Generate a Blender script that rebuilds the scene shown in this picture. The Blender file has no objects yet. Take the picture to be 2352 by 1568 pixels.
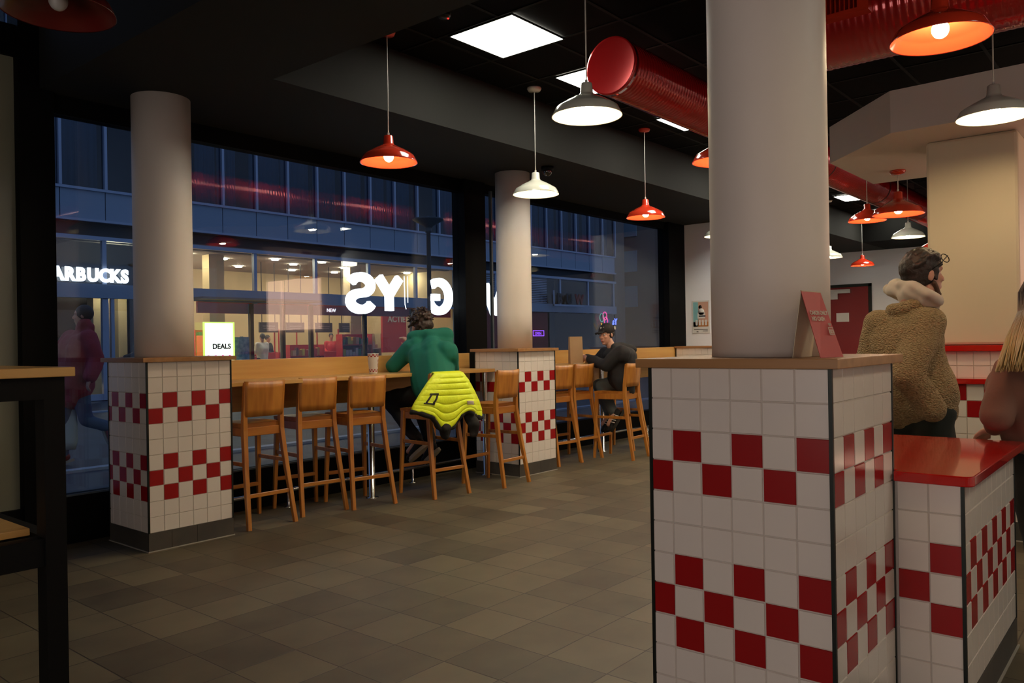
import bpy, bmesh, math, random
from mathutils import Vector, Matrix, noise
PI = math.pi
S = bpy.context.scene
COL = S.collection
random.seed(7)

# ---------------------------------------------------------------- camera, sky, exposure
YAW, PITCH, ROLL, FPX = math.radians(39.784), math.radians(0.072), math.radians(-0.942), 1851.4
fw = Vector((math.cos(YAW) * math.cos(PITCH), math.sin(YAW) * math.cos(PITCH), math.sin(PITCH)))
rt = Vector((math.sin(YAW), -math.cos(YAW), 0))
up = rt.cross(fw)
r2 = rt * math.cos(ROLL) + up * math.sin(ROLL)
u2 = up * math.cos(ROLL) - rt * math.sin(ROLL)
cam = bpy.data.cameras.new('camera')
cam.sensor_width = 36.0
cam.lens = FPX / 2352 * 36
cam.clip_start = 0.05
cam.clip_end = 300
camo = bpy.data.objects.new('camera', cam)
m = Matrix.Identity(4)
for i in range(3):
    m[i][0], m[i][1], m[i][2] = r2[i], u2[i], -fw[i]
m[0][3], m[1][3], m[2][3] = 0, 0, 1.31
camo.matrix_world = m
COL.objects.link(camo)
S.camera = camo
W = bpy.data.worlds.new('dusk_sky')
W.use_nodes = True
nt = W.node_tree
bg = nt.nodes['Background']
tc = nt.nodes.new('ShaderNodeTexCoord'); sp = nt.nodes.new('ShaderNodeSeparateXYZ'); cr = nt.nodes.new('ShaderNodeValToRGB')
nt.links.new(tc.outputs['Generated'], sp.inputs[0]); nt.links.new(sp.outputs['Z'], cr.inputs[0]); nt.links.new(cr.outputs[0], bg.inputs[0])
cr.color_ramp.elements[0].color = (0.19, 0.27, 0.46, 1); cr.color_ramp.elements[1].color = (0.13, 0.22, 0.44, 1)
bg.inputs[1].default_value = 0.8
S.world = W
S.view_settings.view_transform = 'Standard'
S.view_settings.look = 'None'
S.view_settings.exposure = 0.0
S.view_settings.gamma = 1.0
S.view_settings.use_curve_mapping = False
try:
    S.cycles.use_denoising = True
    S.cycles.sample_clamp_indirect = 4.0
    S.cycles.max_bounces = 8
    S.cycles.transparent_max_bounces = 16
    S.cycles.caustics_reflective = False
    S.cycles.caustics_refractive = False
except Exception:
    pass

# ---------------------------------------------------------------- materials
def mat(name, col, rough=0.5, metal=0.0, emit=None, es=0.0, coat=0.0, spec=0.5, bump=None, var=None):
    M = bpy.data.materials.new(name); M.use_nodes = True
    n = M.node_tree.nodes; L = M.node_tree.links
    b = n['Principled BSDF']
    b.inputs['Base Color'].default_value = (*col, 1)
    b.inputs['Roughness'].default_value = rough
    b.inputs['Metallic'].default_value = metal
    b.inputs['Specular IOR Level'].default_value = spec
    if coat: b.inputs['Coat Weight'].default_value = coat; b.inputs['Coat Roughness'].default_value = 0.05
    if emit:
        b.inputs['Emission Color'].default_value = (*emit, 1); b.inputs['Emission Strength'].default_value = es
    if var or bump:
        t = n.new('ShaderNodeTexCoord')
    if var:   # (scale, amount, colour2, stretch vector)
        mp = n.new('ShaderNodeMapping'); mp.inputs['Scale'].default_value = var[3] if len(var) > 3 else (1, 1, 1)
        ns = n.new('ShaderNodeTexNoise'); ns.inputs['Scale'].default_value = var[0]; ns.inputs['Detail'].default_value = 5
        mx = n.new('ShaderNodeMix'); mx.data_type = 'RGBA'
        mx.inputs[6].default_value = (*col, 1); mx.inputs[7].default_value = (*var[2], 1)
        rp = n.new('ShaderNodeMapRange'); rp.inputs[1].default_value = 0.35; rp.inputs[2].default_value = 0.65; rp.inputs[4].default_value = var[1]
        L.new(t.outputs['Object'], mp.inputs[0]); L.new(mp.outputs[0], ns.inputs['Vector']); L.new(ns.outputs[0], rp.inputs[0])
        L.new(rp.outputs[0], mx.inputs[0]); L.new(mx.outputs[2], b.inputs['Base Color'])
    if bump:  # (scale, strength, distance)
        nb = n.new('ShaderNodeTexNoise'); nb.inputs['Scale'].default_value = bump[0]; nb.inputs['Detail'].default_value = 3
        bp = n.new('ShaderNodeBump'); bp.inputs['Strength'].default_value = bump[1]; bp.inputs['Distance'].default_value = bump[2]
        L.new(t.outputs['Object'], nb.inputs['Vector']); L.new(nb.outputs[0], bp.inputs['Height']); L.new(bp.outputs[0], b.inputs['Normal'])
    return M

def wood(name, c1, c2, axis, rough=0.38, scale=14):
    st = {'x': (0.12, 1.6, 1.6), 'y': (1.6, 0.12, 1.6), 'z': (1.6, 1.6, 0.12)}[axis]
    return mat(name, c1, rough, var=(scale, 1.0, c2, st), bump=(60, 0.08, 0.002))

M = {}
M['oak'] = wood('oiled_oak', (0.5, 0.205, 0.032), (0.35, 0.12, 0.017), 'z', 0.36)
M['oakx'] = wood('oiled_oak_rail', (0.48, 0.195, 0.03), (0.34, 0.115, 0.017), 'x', 0.36)
M['bar'] = wood('beech_worktop', (0.62, 0.36, 0.11), (0.5, 0.26, 0.07), 'x', 0.3, 9)
M['cap'] = wood('butcher_block', (0.4, 0.2, 0.07), (0.3, 0.14, 0.045), 'y', 0.4, 12)
M['white_tile'] = mat('white_ceramic_tile', (0.76, 0.7, 0.63), 0.22, var=(3, 0.5, (0.72, 0.66, 0.6)))
M['red_tile'] = mat('red_ceramic_tile', (0.33, 0.006, 0.008), 0.24)
M['grout'] = mat('pale_grout', (0.55, 0.5, 0.44), 0.9)
M['base_tile'] = mat('dark_skirting_tile', (0.075, 0.068, 0.055), 0.5, var=(4, 1, (0.05, 0.046, 0.04)))
M['seal'] = mat('light_sealant', (0.35, 0.33, 0.28), 0.6)
M['trim'] = mat('dark_metal_trim', (0.02, 0.025, 0.022), 0.35, 0.6)
M['cream'] = mat('cream_paint', (0.7, 0.63, 0.56), 0.55, bump=(90, 0.05, 0.001))
M['sand'] = mat('sand_wall_paint', (0.66, 0.56, 0.4), 0.55)
M['black'] = mat('black_ceiling_paint', (0.0012, 0.0013, 0.0011), 0.85, spec=0.12)
M['blackgloss'] = mat('black_frame_paint', (0.003, 0.003, 0.003), 0.6, spec=0.07)
M['blacksteel'] = mat('black_steel', (0.003, 0.003, 0.003), 0.55, spec=0.15)
M['gridbar'] = mat('ceiling_grid_metal', (0.0045, 0.005, 0.004), 0.7, spec=0.2)
M['softblack'] = mat('soffit_paint', (0.010, 0.0105, 0.009), 0.8, spec=0.3)
M['chrome'] = mat('brushed_chrome', (0.6, 0.6, 0.58), 0.22, 1.0)
M['redpaint'] = mat('red_enamel', (0.56, 0.036, 0.013), 0.16, coat=0.6)
M['duct'] = mat('red_duct_paint', (0.5, 0.012, 0.014), 0.18, 0.35, coat=1.0)
M['redpaint_shaded'] = mat('red_enamel_in_shade', (0.1, 0.006, 0.005), 0.3)  # same red enamel, with the shade on the unlit lamp put into its colour
M['whitepaint'] = mat('ivory_enamel', (0.66, 0.66, 0.56), 0.16, coat=0.6)
M['cord'] = mat('white_cord', (0.6, 0.6, 0.55), 0.5)
M['bulb'] = mat('lit_bulb', (1, 1, 1), 0.5, emit=(1, 0.75, 0.42), es=280)
M['bulb_off'] = mat('unlit_bulb', (0.4, 0.4, 0.38), 0.3)
M['panel'] = mat('lit_panel', (1, 1, 1), 0.5, emit=(1, 0.95, 0.8), es=20)
M['redsolid'] = mat('red_solid_surface', (0.5, 0.008, 0.006), 0.1, coat=0.5)
M['whitewall'] = mat('white_wall_paint', (0.88, 0.9, 0.96), 0.6, bump=(60, 0.04, 0.001))
M['darkred'] = mat('dark_red_door', (0.2, 0.006, 0.008), 0.4)
M['paper'] = mat('white_paper', (0.7, 0.7, 0.68), 0.7)
M['kraft'] = mat('kraft_paper', (0.42, 0.27, 0.14), 0.75, var=(6, 0.7, (0.36, 0.22, 0.11)))
M['signred'] = mat('sign_red_card', (0.44, 0.045, 0.04), 0.55, var=(20, 0.3, (0.36, 0.03, 0.03)))
M['signback'] = mat('sign_cream_card', (0.62, 0.53, 0.36), 0.7)
M['skin'] = mat('skin', (0.66, 0.36, 0.25), 0.5, var=(25, 0.4, (0.5, 0.22, 0.14)))
M['skin2'] = mat('skin_fair', (0.5, 0.25, 0.17), 0.5)
M['lip'] = mat('lips', (0.4, 0.12, 0.1), 0.5)
M['eye'] = mat('eye_white', (0.6, 0.58, 0.55), 0.2)
M['iris'] = mat('eye_dark', (0.02, 0.012, 0.008), 0.15)
M['hairdark'] = mat('dark_hair', (0.016, 0.011, 0.008), 0.5, bump=(140, 0.6, 0.004))
M['hairbrown'] = mat('brown_hair', (0.022, 0.010, 0.006), 0.5, bump=(120, 0.5, 0.004))
M['green'] = mat('green_sweat_cloth', (0.003, 0.15, 0.105), 0.85, bump=(300, 0.25, 0.001))
M['blackcloth'] = mat('black_cloth', (0.006, 0.006, 0.006), 0.9)
M['charcoal'] = mat('charcoal_coat_cloth', (0.016, 0.017, 0.019), 0.85, bump=(250, 0.2, 0.001))
M['jeans'] = mat('faded_black_denim', (0.075, 0.09, 0.095), 0.85, bump=(300, 0.2, 0.001))
M['bluejeans'] = mat('blue_denim', (0.05, 0.09, 0.17), 0.85)
M['yellow'] = mat('neon_yellow_nylon', (0.8, 0.95, 0.02), 0.5, bump=(14, 0.35, 0.02))
M['capblack'] = mat('black_cap_cloth', (0.01, 0.01, 0.01), 0.8)
M['sole'] = mat('shoe_sole', (0.3, 0.27, 0.22), 0.7)
M['soledark'] = mat('dark_rubber', (0.03, 0.027, 0.02), 0.7)
M['stripe'] = mat('white_leather', (0.6, 0.58, 0.52), 0.5)
M['hood'] = mat('oat_jersey', (0.56, 0.49, 0.4), 0.85, bump=(200, 0.2, 0.001))
M['olive'] = mat('dark_green_trousers', (0.012, 0.02, 0.015), 0.85)
M['blush'] = mat('dusty_pink_fleece', (0.17, 0.08, 0.055), 0.9, bump=(120, 0.25, 0.002))
M['redcoat'] = mat('crimson_puffer', (0.3, 0.02, 0.04), 0.7, bump=(9, 0.5, 0.03))
M['letter'] = mat('lit_letter', (1, 1, 1), 0.5, emit=(0.86, 0.92, 1), es=2.2)
M['steel_blue'] = mat('facade_panel', (0.27, 0.34, 0.44), 0.45)
M['mullion'] = mat('facade_mullion', (0.36, 0.42, 0.55), 0.4, 0.2)
M['facade_dark'] = mat('facade_recess', (0.03, 0.032, 0.04), 0.6)
M['curtain'] = mat('grey_curtain', (0.3, 0.42, 0.52), 0.9)
M['asphalt'] = mat('street_paving', (0.045, 0.06, 0.085), 0.5, var=(2, 1, (0.03, 0.04, 0.055)))
M['shopwall'] = mat('shop_cream_wall', (0.62, 0.5, 0.3), 0.8)
M['shopred'] = mat('shop_red_band', (0.55, 0.02, 0.02), 0.5)
M['shoplight'] = mat('shop_ceiling_light', (1, 1, 1), 0.5, emit=(1, 0.84, 0.56), es=150)
M['darksign'] = mat('dark_sign_board', (0.03, 0.03, 0.025), 0.5)
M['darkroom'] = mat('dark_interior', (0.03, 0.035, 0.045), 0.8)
M['tan'] = mat('tan_facade', (0.26, 0.22, 0.2), 0.8)
M['neonblue'] = mat('neon_blue', (0, 0, 0), 0.5, emit=(0.12, 0.18, 1), es=2.5)
M['neonviolet'] = mat('neon_violet', (0, 0, 0), 0.5, emit=(0.3, 0.08, 1), es=1.6)
M['neonpink'] = mat('neon_pink', (0, 0, 0), 0.5, emit=(1, 0.08, 0.4), es=1.2)
M['neongreen'] = mat('neon_teal', (0, 0, 0), 0.5, emit=(0.1, 0.6, 0.5), es=0.6)
M['neonyellow'] = mat('neon_yellow_tube', (0, 0, 0), 0.5, emit=(0.9, 0.45, 0.02), es=0.9)
M['limeframe'] = mat('lit_lime_border', (0, 0, 0), 0.5, emit=(0.6, 1, 0.15), es=1.6)
M['screen'] = mat('lit_screen', (1, 1, 1), 0.5, emit=(0.95, 1, 0.82), es=1.8)
M['fillglow'] = mat('fill_light_board', (1, 1, 1), 0.5, emit=(1, 0.84, 0.78), es=3.3)  # glow of the added fill boards behind the camera
M['menu'] = mat('lit_menu_board', (1, 1, 1), 0.5, emit=(1, 0.85, 0.72), es=1.3)
M['warmlit'] = mat('warm_shelf_light', (1, 1, 1), 0.5, emit=(1, 0.65, 0.25), es=1.5)
M['pole'] = mat('lamp_post_paint', (0.05, 0.07, 0.09), 0.5)
M['olivesatin'] = mat('olive_satin', (0.2, 0.2, 0.14), 0.25)  # even olive tone for the door panes and entrance wall
for i, c in enumerate([(0.5, 0.03, 0.03), (0.6, 0.45, 0.3), (0.5, 0.25, 0.05), (0.12, 0.05, 0.06), (0.6, 0.55, 0.1), (0.1, 0.25, 0.12), (0.55, 0.5, 0.5)]):
    M['prod%d' % i] = mat('product_card_%s' % 'abcdefg'[i], c, 0.5)

def glass(name, tint=(1, 1, 1), ior=1.5, rough=0.0):
    g = bpy.data.materials.new(name); g.use_nodes = True
    n = g.node_tree.nodes; L = g.node_tree.links
    n.remove(n['Principled BSDF']); o = n['Material Output']
    tr = n.new('ShaderNodeBsdfTransparent'); tr.inputs[0].default_value = (*tint, 1)
    gl = n.new('ShaderNodeBsdfGlossy'); gl.inputs['Roughness'].default_value = rough
    lw = n.new('ShaderNodeLayerWeight'); lw.inputs[0].default_value = 0.5
    pw = n.new('ShaderNodeMath'); pw.operation = 'POWER'; pw.inputs[1].default_value = 5.0; L.new(lw.outputs['Facing'], pw.inputs[0])
    fr = n.new('ShaderNodeMath'); fr.operation = 'MULTIPLY_ADD'; fr.inputs[1].default_value = 0.95; fr.inputs[2].default_value = 0.055; L.new(pw.outputs[0], fr.inputs[0])
    mx = n.new('ShaderNodeMixShader')
    L.new(fr.outputs[0], mx.inputs[0]); L.new(tr.outputs[0], mx.inputs[1]); L.new(gl.outputs[0], mx.inputs[2]); L.new(mx.outputs[0], o.inputs[0])
    return g
M['glass'] = glass('window_glass', (0.93, 0.96, 0.97))
M['shopglass'] = glass('shop_window_glass', (0.9, 0.93, 0.95))
M['upglass'] = glass('tinted_upper_glass', (0.5, 0.58, 0.66))

def floor_mat():
    g = bpy.data.materials.new('floor_tile_surface'); g.use_nodes = True
    n = g.node_tree.nodes; L = g.node_tree.links; b = n['Principled BSDF']
    t = n.new('ShaderNodeTexCoord'); sx = n.new('ShaderNodeSeparateXYZ'); L.new(t.outputs['Object'], sx.inputs[0])
    def mth(op, a, v=None):
        k = n.new('ShaderNodeMath'); k.operation = op
        if hasattr(a, 'links'): L.new(a, k.inputs[0])
        else: k.inputs[0].default_value = a
        if v is not None:
            if hasattr(v, 'links'): L.new(v, k.inputs[1])
            else: k.inputs[1].default_value = v
        return k.outputs[0]
    xs = mth('DIVIDE', mth('SUBTRACT', sx.outputs[0], 0.262), 0.3); ys = mth('DIVIDE', mth('SUBTRACT', sx.outputs[1], 0.26), 0.3)
    fx, fy = mth('FLOOR', xs), mth('FLOOR', ys)
    cx = n.new('ShaderNodeCombineXYZ'); L.new(fx, cx.inputs[0]); L.new(fy, cx.inputs[1])
    wn = n.new('ShaderNodeTexWhiteNoise'); L.new(cx.outputs[0], wn.inputs[0])
    qx, qy = mth('FRACT', xs), mth('FRACT', ys)
    e = mth('MINIMUM', mth('MINIMUM', qx, mth('SUBTRACT', 1.0, qx)), mth('MINIMUM', qy, mth('SUBTRACT', 1.0, qy)))
    gm = n.new('ShaderNodeMapRange'); gm.inputs[1].default_value = 0.007; gm.inputs[2].default_value = 0.012; L.new(e, gm.inputs[0])
    ns = n.new('ShaderNodeTexNoise'); ns.inputs['Scale'].default_value = 3.5; ns.inputs['Detail'].default_value = 6; L.new(t.outputs['Object'], ns.inputs['Vector'])
    v = mth('ADD', mth('MULTIPLY', wn.outputs[0], 0.55), mth('MULTIPLY', ns.outputs[0], 0.75))
    rp = n.new('ShaderNodeValToRGB'); L.new(v, rp.inputs[0])
    rp.color_ramp.elements[0].position = 0.25; rp.color_ramp.elements[1].position = 1.0
    rp.color_ramp.elements[0].color = (0.052, 0.042, 0.025, 1); rp.color_ramp.elements[1].color = (0.14, 0.118, 0.07, 1)
    mx = n.new('ShaderNodeMix'); mx.data_type = 'RGBA'; L.new(gm.outputs[0], mx.inputs[0])
    mx.inputs[6].default_value = (0.024, 0.019, 0.013, 1); L.new(rp.outputs[0], mx.inputs[7]); L.new(mx.outputs[2], b.inputs['Base Color'])
    b.inputs['Roughness'].default_value = 0.5
    bp = n.new('ShaderNodeBump'); bp.inputs['Strength'].default_value = 0.5; bp.inputs['Distance'].default_value = 0.002
    L.new(mth('ADD', gm.outputs[0], mth('MULTIPLY', ns.outputs[0], 0.3)), bp.inputs['Height']); L.new(bp.outputs[0], b.inputs['Normal'])
    return g
M['floor'] = floor_mat()

def fleece_mat():
    g = mat('tan_teddy_fleece', (0.29, 0.2, 0.095), 0.95)
    n = g.node_tree.nodes; L = g.node_tree.links; b = n['Principled BSDF']
    t = n.new('ShaderNodeTexCoord'); mp = n.new('ShaderNodeMapping'); mp.inputs['Scale'].default_value = (1, 1, 1.7)
    vo = n.new('ShaderNodeTexVoronoi'); vo.inputs['Scale'].default_value = 95
    ns = n.new('ShaderNodeTexNoise'); ns.inputs['Scale'].default_value = 40; ns.inputs['Distortion'].default_value = 1.5
    bp = n.new('ShaderNodeBump'); bp.inputs['Strength'].default_value = 1; bp.inputs['Distance'].default_value = 0.012
    ad = n.new('ShaderNodeMath'); ad.operation = 'SUBTRACT'
    L.new(t.outputs['Object'], mp.inputs[0]); L.new(mp.outputs[0], vo.inputs['Vector']); L.new(mp.outputs[0], ns.inputs['Vector'])
    L.new(ns.outputs[0], ad.inputs[0]); L.new(vo.outputs[0], ad.inputs[1]); L.new(ad.outputs[0], bp.inputs['Height']); L.new(bp.outputs[0], b.inputs['Normal'])
    mx = n.new('ShaderNodeMix'); mx.data_type = 'RGBA'; mx.inputs[6].default_value = (0.5, 0.38, 0.2, 1); mx.inputs[7].default_value = (0.3, 0.21, 0.1, 1)
    L.new(vo.outputs[0], mx.inputs[0]); L.new(mx.outputs[2], b.inputs['Base Color'])
    return g
M['fleece'] = fleece_mat()

def blonde_mat():
    g = mat('blonde_ombre_hair', (0.4, 0.25, 0.09), 0.4)
    n = g.node_tree.nodes; L = g.node_tree.links; b = n['Principled BSDF']
    t = n.new('ShaderNodeTexCoord'); s = n.new('ShaderNodeSeparateXYZ'); r = n.new('ShaderNodeMapRange')
    r.inputs[1].default_value = 1.46; r.inputs[2].default_value = 1.28
    mx = n.new('ShaderNodeMix'); mx.data_type = 'RGBA'; mx.inputs[6].default_value = (0.03, 0.012, 0.008, 1); mx.inputs[7].default_value = (0.42, 0.27, 0.1, 1)
    L.new(t.outputs['Object'], s.inputs[0]); L.new(s.outputs[2], r.inputs[0]); L.new(r.outputs[0], mx.inputs[0]); L.new(mx.outputs[2], b.inputs['Base Color'])
    return g
M['blonde'] = blonde_mat()

# ---------------------------------------------------------------- mesh helpers
class MB:
    def __init__(s): s.v = []; s.f = []; s.m = []; s.sm = []
    def add(s, vs, fs, mi=0, smooth=False):
        o = len(s.v); s.v += [tuple(v) for v in vs]
        for f in fs: s.f.append([i + o for i in f]); s.m.append(mi); s.sm.append(smooth)
        return s
    def box(s, x0, x1, y0, y1, z0, z1, mi=0, b=0.0):
        if b <= 0:
            vs = [(x, y, z) for z in (z0, z1) for y in (y0, y1) for x in (x0, x1)]
            return s.add(vs, [(0, 2, 3, 1), (4, 5, 7, 6), (0, 1, 5, 4), (2, 6, 7, 3), (0, 4, 6, 2), (1, 3, 7, 5)], mi)
        bm = bmesh.new(); bmesh.ops.create_cube(bm, size=1)
        for v in bm.verts: v.co = Vector(((x0 + x1) / 2 + v.co.x * (x1 - x0), (y0 + y1) / 2 + v.co.y * (y1 - y0), (z0 + z1) / 2 + v.co.z * (z1 - z0)))
        bmesh.ops.bevel(bm, geom=bm.edges[:], offset=b, segments=2, affect='EDGES', profile=0.5)
        return s.addbm(bm, mi)
    def addbm(s, bm, mi=0, smooth=False):
        bm.verts.index_update()
        s.add([v.co.copy() for v in bm.verts], [[v.index for v in f.verts] for f in bm.faces], mi, smooth); bm.free(); return s
    def beam(s, a, b, w, d, w2=None, d2=None, side=Vector((1, 0, 0)), mi=0, bev=0.003):
        a, b = Vector(a), Vector(b); ax = (b - a).normalized(); sx = (side - ax * side.dot(ax)).normalized(); sy = ax.cross(sx)
        w2 = w if w2 is None else w2; d2 = d if d2 is None else d2; rings = []
        for p, ww, dd in ((a, w, d), (b, w2, d2)):
            h, k = ww / 2, dd / 2; c = min(bev, h * .4, k * .4)
            rings.append([p + sx * x + sy * y for x, y in ((-h + c, -k), (h - c, -k), (h, -k + c), (h, k - c), (h - c, k), (-h + c, k), (-h, k - c), (-h, -k + c))])
        vs = rings[0] + rings[1]; n = 8
        fs = [(i, (i + 1) % n, n + (i + 1) % n, n + i) for i in range(n)] + [tuple(reversed(range(n))), tuple(range(n, 2 * n))]
        return s.add(vs, fs, mi)
    def tube(s, pts, r, seg=12, mi=0, smooth=True, cap=True):
        pts = [Vector(p) for p in pts]; n = len(pts)
        rs = r if isinstance(r, (list, tuple)) else [r] * n
        up0 = Vector((0, 0, 1)); vs = []; prev = None
        for i, p in enumerate(pts):
            t = (pts[min(i + 1, n - 1)] - pts[max(i - 1, 0)]).normalized()
            if prev is None:
                a = up0 if abs(t.z) < .9 else Vector((1, 0, 0)); x = t.cross(a).normalized()
            else: x = (prev - t * prev.dot(t)).normalized()
            prev = x; y = t.cross(x)
            vs += [p + (x * math.cos(2 * PI * k / seg) + y * math.sin(2 * PI * k / seg)) * rs[i] for k in range(seg)]
        fs = [(i * seg + k, i * seg + (k + 1) % seg, (i + 1) * seg + (k + 1) % seg, (i + 1) * seg + k) for i in range(n - 1) for k in range(seg)]
        s.add(vs, fs, mi, smooth)
        if cap:
            o = len(s.v) - len(vs)
            s.f.append([o + k for k in reversed(range(seg))]); s.m.append(mi); s.sm.append(False)
            s.f.append([o + (n - 1) * seg + k for k in range(seg)]); s.m.append(mi); s.sm.append(False)
        return s
    def lathe(s, prof, c=(0, 0, 0), seg=48, mi=0, axis='z', smooth=True):
        vs = []
        for r, h in prof:
            for k in range(seg):
                a = 2 * PI * k / seg; x, y = r * math.cos(a), r * math.sin(a)
                if axis == 'z': vs.append((c[0] + x, c[1] + y, c[2] + h))
                elif axis == 'x': vs.append((c[0] + h, c[1] + x, c[2] + y))
                else: vs.append((c[0] + y, c[1] + h, c[2] + x))
        fs = [(i * seg + k, i * seg + (k + 1) % seg, (i + 1) * seg + (k + 1) % seg, (i + 1) * seg + k) for i in range(len(prof) - 1) for k in range(seg)]
        return s.add(vs, fs, mi, smooth)
    def disc(s, c, r, axis='z', seg=32, mi=0, h=0.0):
        return s.lathe([(0.0001, 0), (r, 0), (r, h), (0.0001, h)] if h else [(0.0001, 0), (r, 0)], c, seg, mi, axis, False)
    def ell(s, c, r, rot=None, seg=16, rings=10, mi=0):
        vs = []; R3 = rot if rot is not None else Matrix.Identity(3)
        for i in range(rings + 1):
            th = PI * i / rings
            for k in range(seg):
                a = 2 * PI * k / seg
                vs.append(Vector(c) + R3 @ Vector((r[0] * math.sin(th) * math.cos(a), r[1] * math.sin(th) * math.sin(a), r[2] * math.cos(th))))
        fs = [(i * seg + k, (i + 1) * seg + k, (i + 1) * seg + (k + 1) % seg, i * seg + (k + 1) % seg) for i in range(rings) for k in range(seg)]
        return s.add(vs, fs, mi, True)
    def cap(s, a, ra, b, rb, seg=14, mi=0):
        a, b = Vector(a), Vector(b); ax = b - a; L_ = ax.length
        if L_ < 1e-6: return s.ell(a, (ra,) * 3)
        ax /= L_; pts = []; rs = []
        for i in range(5): th = PI / 2 * (1 - i / 4); pts.append(a - ax * ra * math.sin(th)); rs.append(max(ra * math.cos(th), 1e-4))
        for i in range(5): th = PI / 2 * (i / 4); pts.append(b + ax * rb * math.sin(th)); rs.append(max(rb * math.cos(th), 1e-4))
        return s.tube(pts, rs, seg, mi)
    def prism(s, poly, z0, z1, mi=0):
        n = len(poly); vs = [(x, y, z0) for x, y in poly] + [(x, y, z1) for x, y in poly]
        return s.add(vs, [tuple(reversed(range(n))), tuple(range(n, 2 * n))] + [(i, (i + 1) % n, n + (i + 1) % n, n + i) for i in range(n)], mi)

def obj(name, mb, mats, parent=None, world=True, merge=False):
    me = bpy.data.meshes.new(name)
    off = Vector((0, 0, 0))
    if parent is not None and world:
        p = parent
        while p is not None: off += p.location; p = p.parent
    me.from_pydata([tuple(Vector(v) - off) for v in mb.v], [], mb.f)
    if not isinstance(mats, (list, tuple)): mats = [mats]
    for k in mats: me.materials.append(M[k] if isinstance(k, str) else k)
    me.polygons.foreach_set('material_index', mb.m); me.polygons.foreach_set('use_smooth', mb.sm)
    bm = bmesh.new(); bm.from_mesh(me)
    if merge: bmesh.ops.remove_doubles(bm, verts=bm.verts[:], dist=1e-5)
    bmesh.ops.recalc_face_normals(bm, faces=bm.faces[:]); bm.to_mesh(me); bm.free()
    me.update()
    o = bpy.data.objects.new(name, me); COL.objects.link(o)
    if parent is not None: o.parent = parent
    return o
def tag(o, label, cat, group=None, kind=None):
    o['label'] = label; o['category'] = cat
    if group: o['group'] = group
    if kind: o['kind'] = kind
    return o
def thing(name, label, cat, loc=(0, 0, 0), rz=0, group=None):
    o = bpy.data.objects.new(name, None); COL.objects.link(o); o.location = loc; o.rotation_euler = (0, 0, rz); o.empty_display_size = 0.1
    return tag(o, label, cat, group)
def struct(name, mb, mats): o = obj(name, mb, mats); o['kind'] = 'structure'; return o
def dup(root, loc, rz=0, label=None):
    r = root.copy(); COL.objects.link(r); r.location = loc; r.rotation_euler = (0, 0, rz)
    if label: r['label'] = label
    for ch in list(root.children):
        c = ch.copy(); COL.objects.link(c); c.parent = r
        for g in ch.children: d = g.copy(); COL.objects.link(d); d.parent = c
    return r
def organic(name, mb, mats, parent=None, vox=0.01, smooth=6, disp=None, world=True):
    """fuse overlapping closed shapes into one continuous skin"""
    o = obj(name, mb, mats, parent, world)
    rm = o.modifiers.new('fuse', 'REMESH'); rm.mode = 'VOXEL'; rm.voxel_size = vox; rm.use_smooth_shade = True
    sm = o.modifiers.new('relax', 'SMOOTH'); sm.iterations = smooth; sm.factor = 0.5
    dg = bpy.context.evaluated_depsgraph_get(); me = bpy.data.meshes.new_from_object(o.evaluated_get(dg))
    o.modifiers.clear(); o.data = me
    if disp:
        sc, am = disp[0], disp[1]; zs = disp[2] if len(disp) > 2 else 1.0
        off = [n_.copy() for n_ in [v.normal for v in me.vertices]]
        for v, n_ in zip(me.vertices, off):
            q = v.co * sc; q.z *= zs; v.co += n_ * noise.noise(q) * am
    for p in me.polygons: p.use_smooth = True
    return o
def text(name, body, size, loc, rx, rz, mat_, parent=None, depth=0.004, bold=0.0, xs=1.0, world=True, align='LEFT'):
    cu = bpy.data.curves.new(name, 'FONT'); cu.body = body; cu.size = size; cu.extrude = depth / 2; cu.offset = bold; cu.align_x = align; cu.resolution_u = 4
    t = bpy.data.objects.new(name + '_tmp', cu); COL.objects.link(t)
    dg = bpy.context.evaluated_depsgraph_get(); me = bpy.data.meshes.new_from_object(t.evaluated_get(dg)); bpy.data.objects.remove(t)
    mt = Matrix.Translation(loc) @ (rz if isinstance(rz, Matrix) else Matrix.Rotation(rz, 4, 'Z') @ Matrix.Rotation(rx, 4, 'X')) @ Matrix.Diagonal((xs, 1, 1, 1))
    me.transform(mt)
    if parent is not None and world:
        off = Vector(); p = parent
        while p is not None: off += p.location; p = p.parent
        me.transform(Matrix.Translation(-off))
    me.materials.clear(); me.materials.append(M[mat_])
    o = bpy.data.objects.new(name, me); COL.objects.link(o)
    if parent is not None: o.parent = parent
    return o

# ---------------------------------------------------------------- the room
FX0, FX1, FY0, WY = -3.0, 17.0, -3.1, 5.85
struct('floor', MB().box(FX0, FX1, FY0, WY + .05, -0.12, 0), 'floor')
cm = MB().box(3.02, FX1, FY0, 4.48, 3.5, 3.6)
cm.box(FX0, 2.1, FY0, WY + .1, 3.95, 4.05); cm.box(2.1, 3.02, FY0, 4.48, 3.9, 4.05)
struct('ceiling', cm, 'black')
tb = MB()
xg = 3.52
while xg < 16.9: tb.box(xg - .012, xg + .012, FY0, 4.48, 3.494, 3.5); xg += 0.6
yg = -3.0
while yg < 4.47: tb.box(3.02, FX1, yg - .012, yg + .012, 3.4935, 3.4995); yg += 0.5915
o = struct('trim_1', tb, 'gridbar')
struct('trim_2', MB().prism([(2.1, FY0), (3.02, FY0), (3.02, 4.48), (FX1, 4.48), (FX1, WY + .05), (2.1, WY + .05)], 3.03, 3.9), 'softblack')
struct('trim_3', MB().box(15.4, FX1, FY0, 4.48, 3.03, 3.5), 'black')
struct('wall_kitchen', MB().box(FX0, FX1, FY0 - .1, FY0, 0, 4), 'whitewall')
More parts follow.
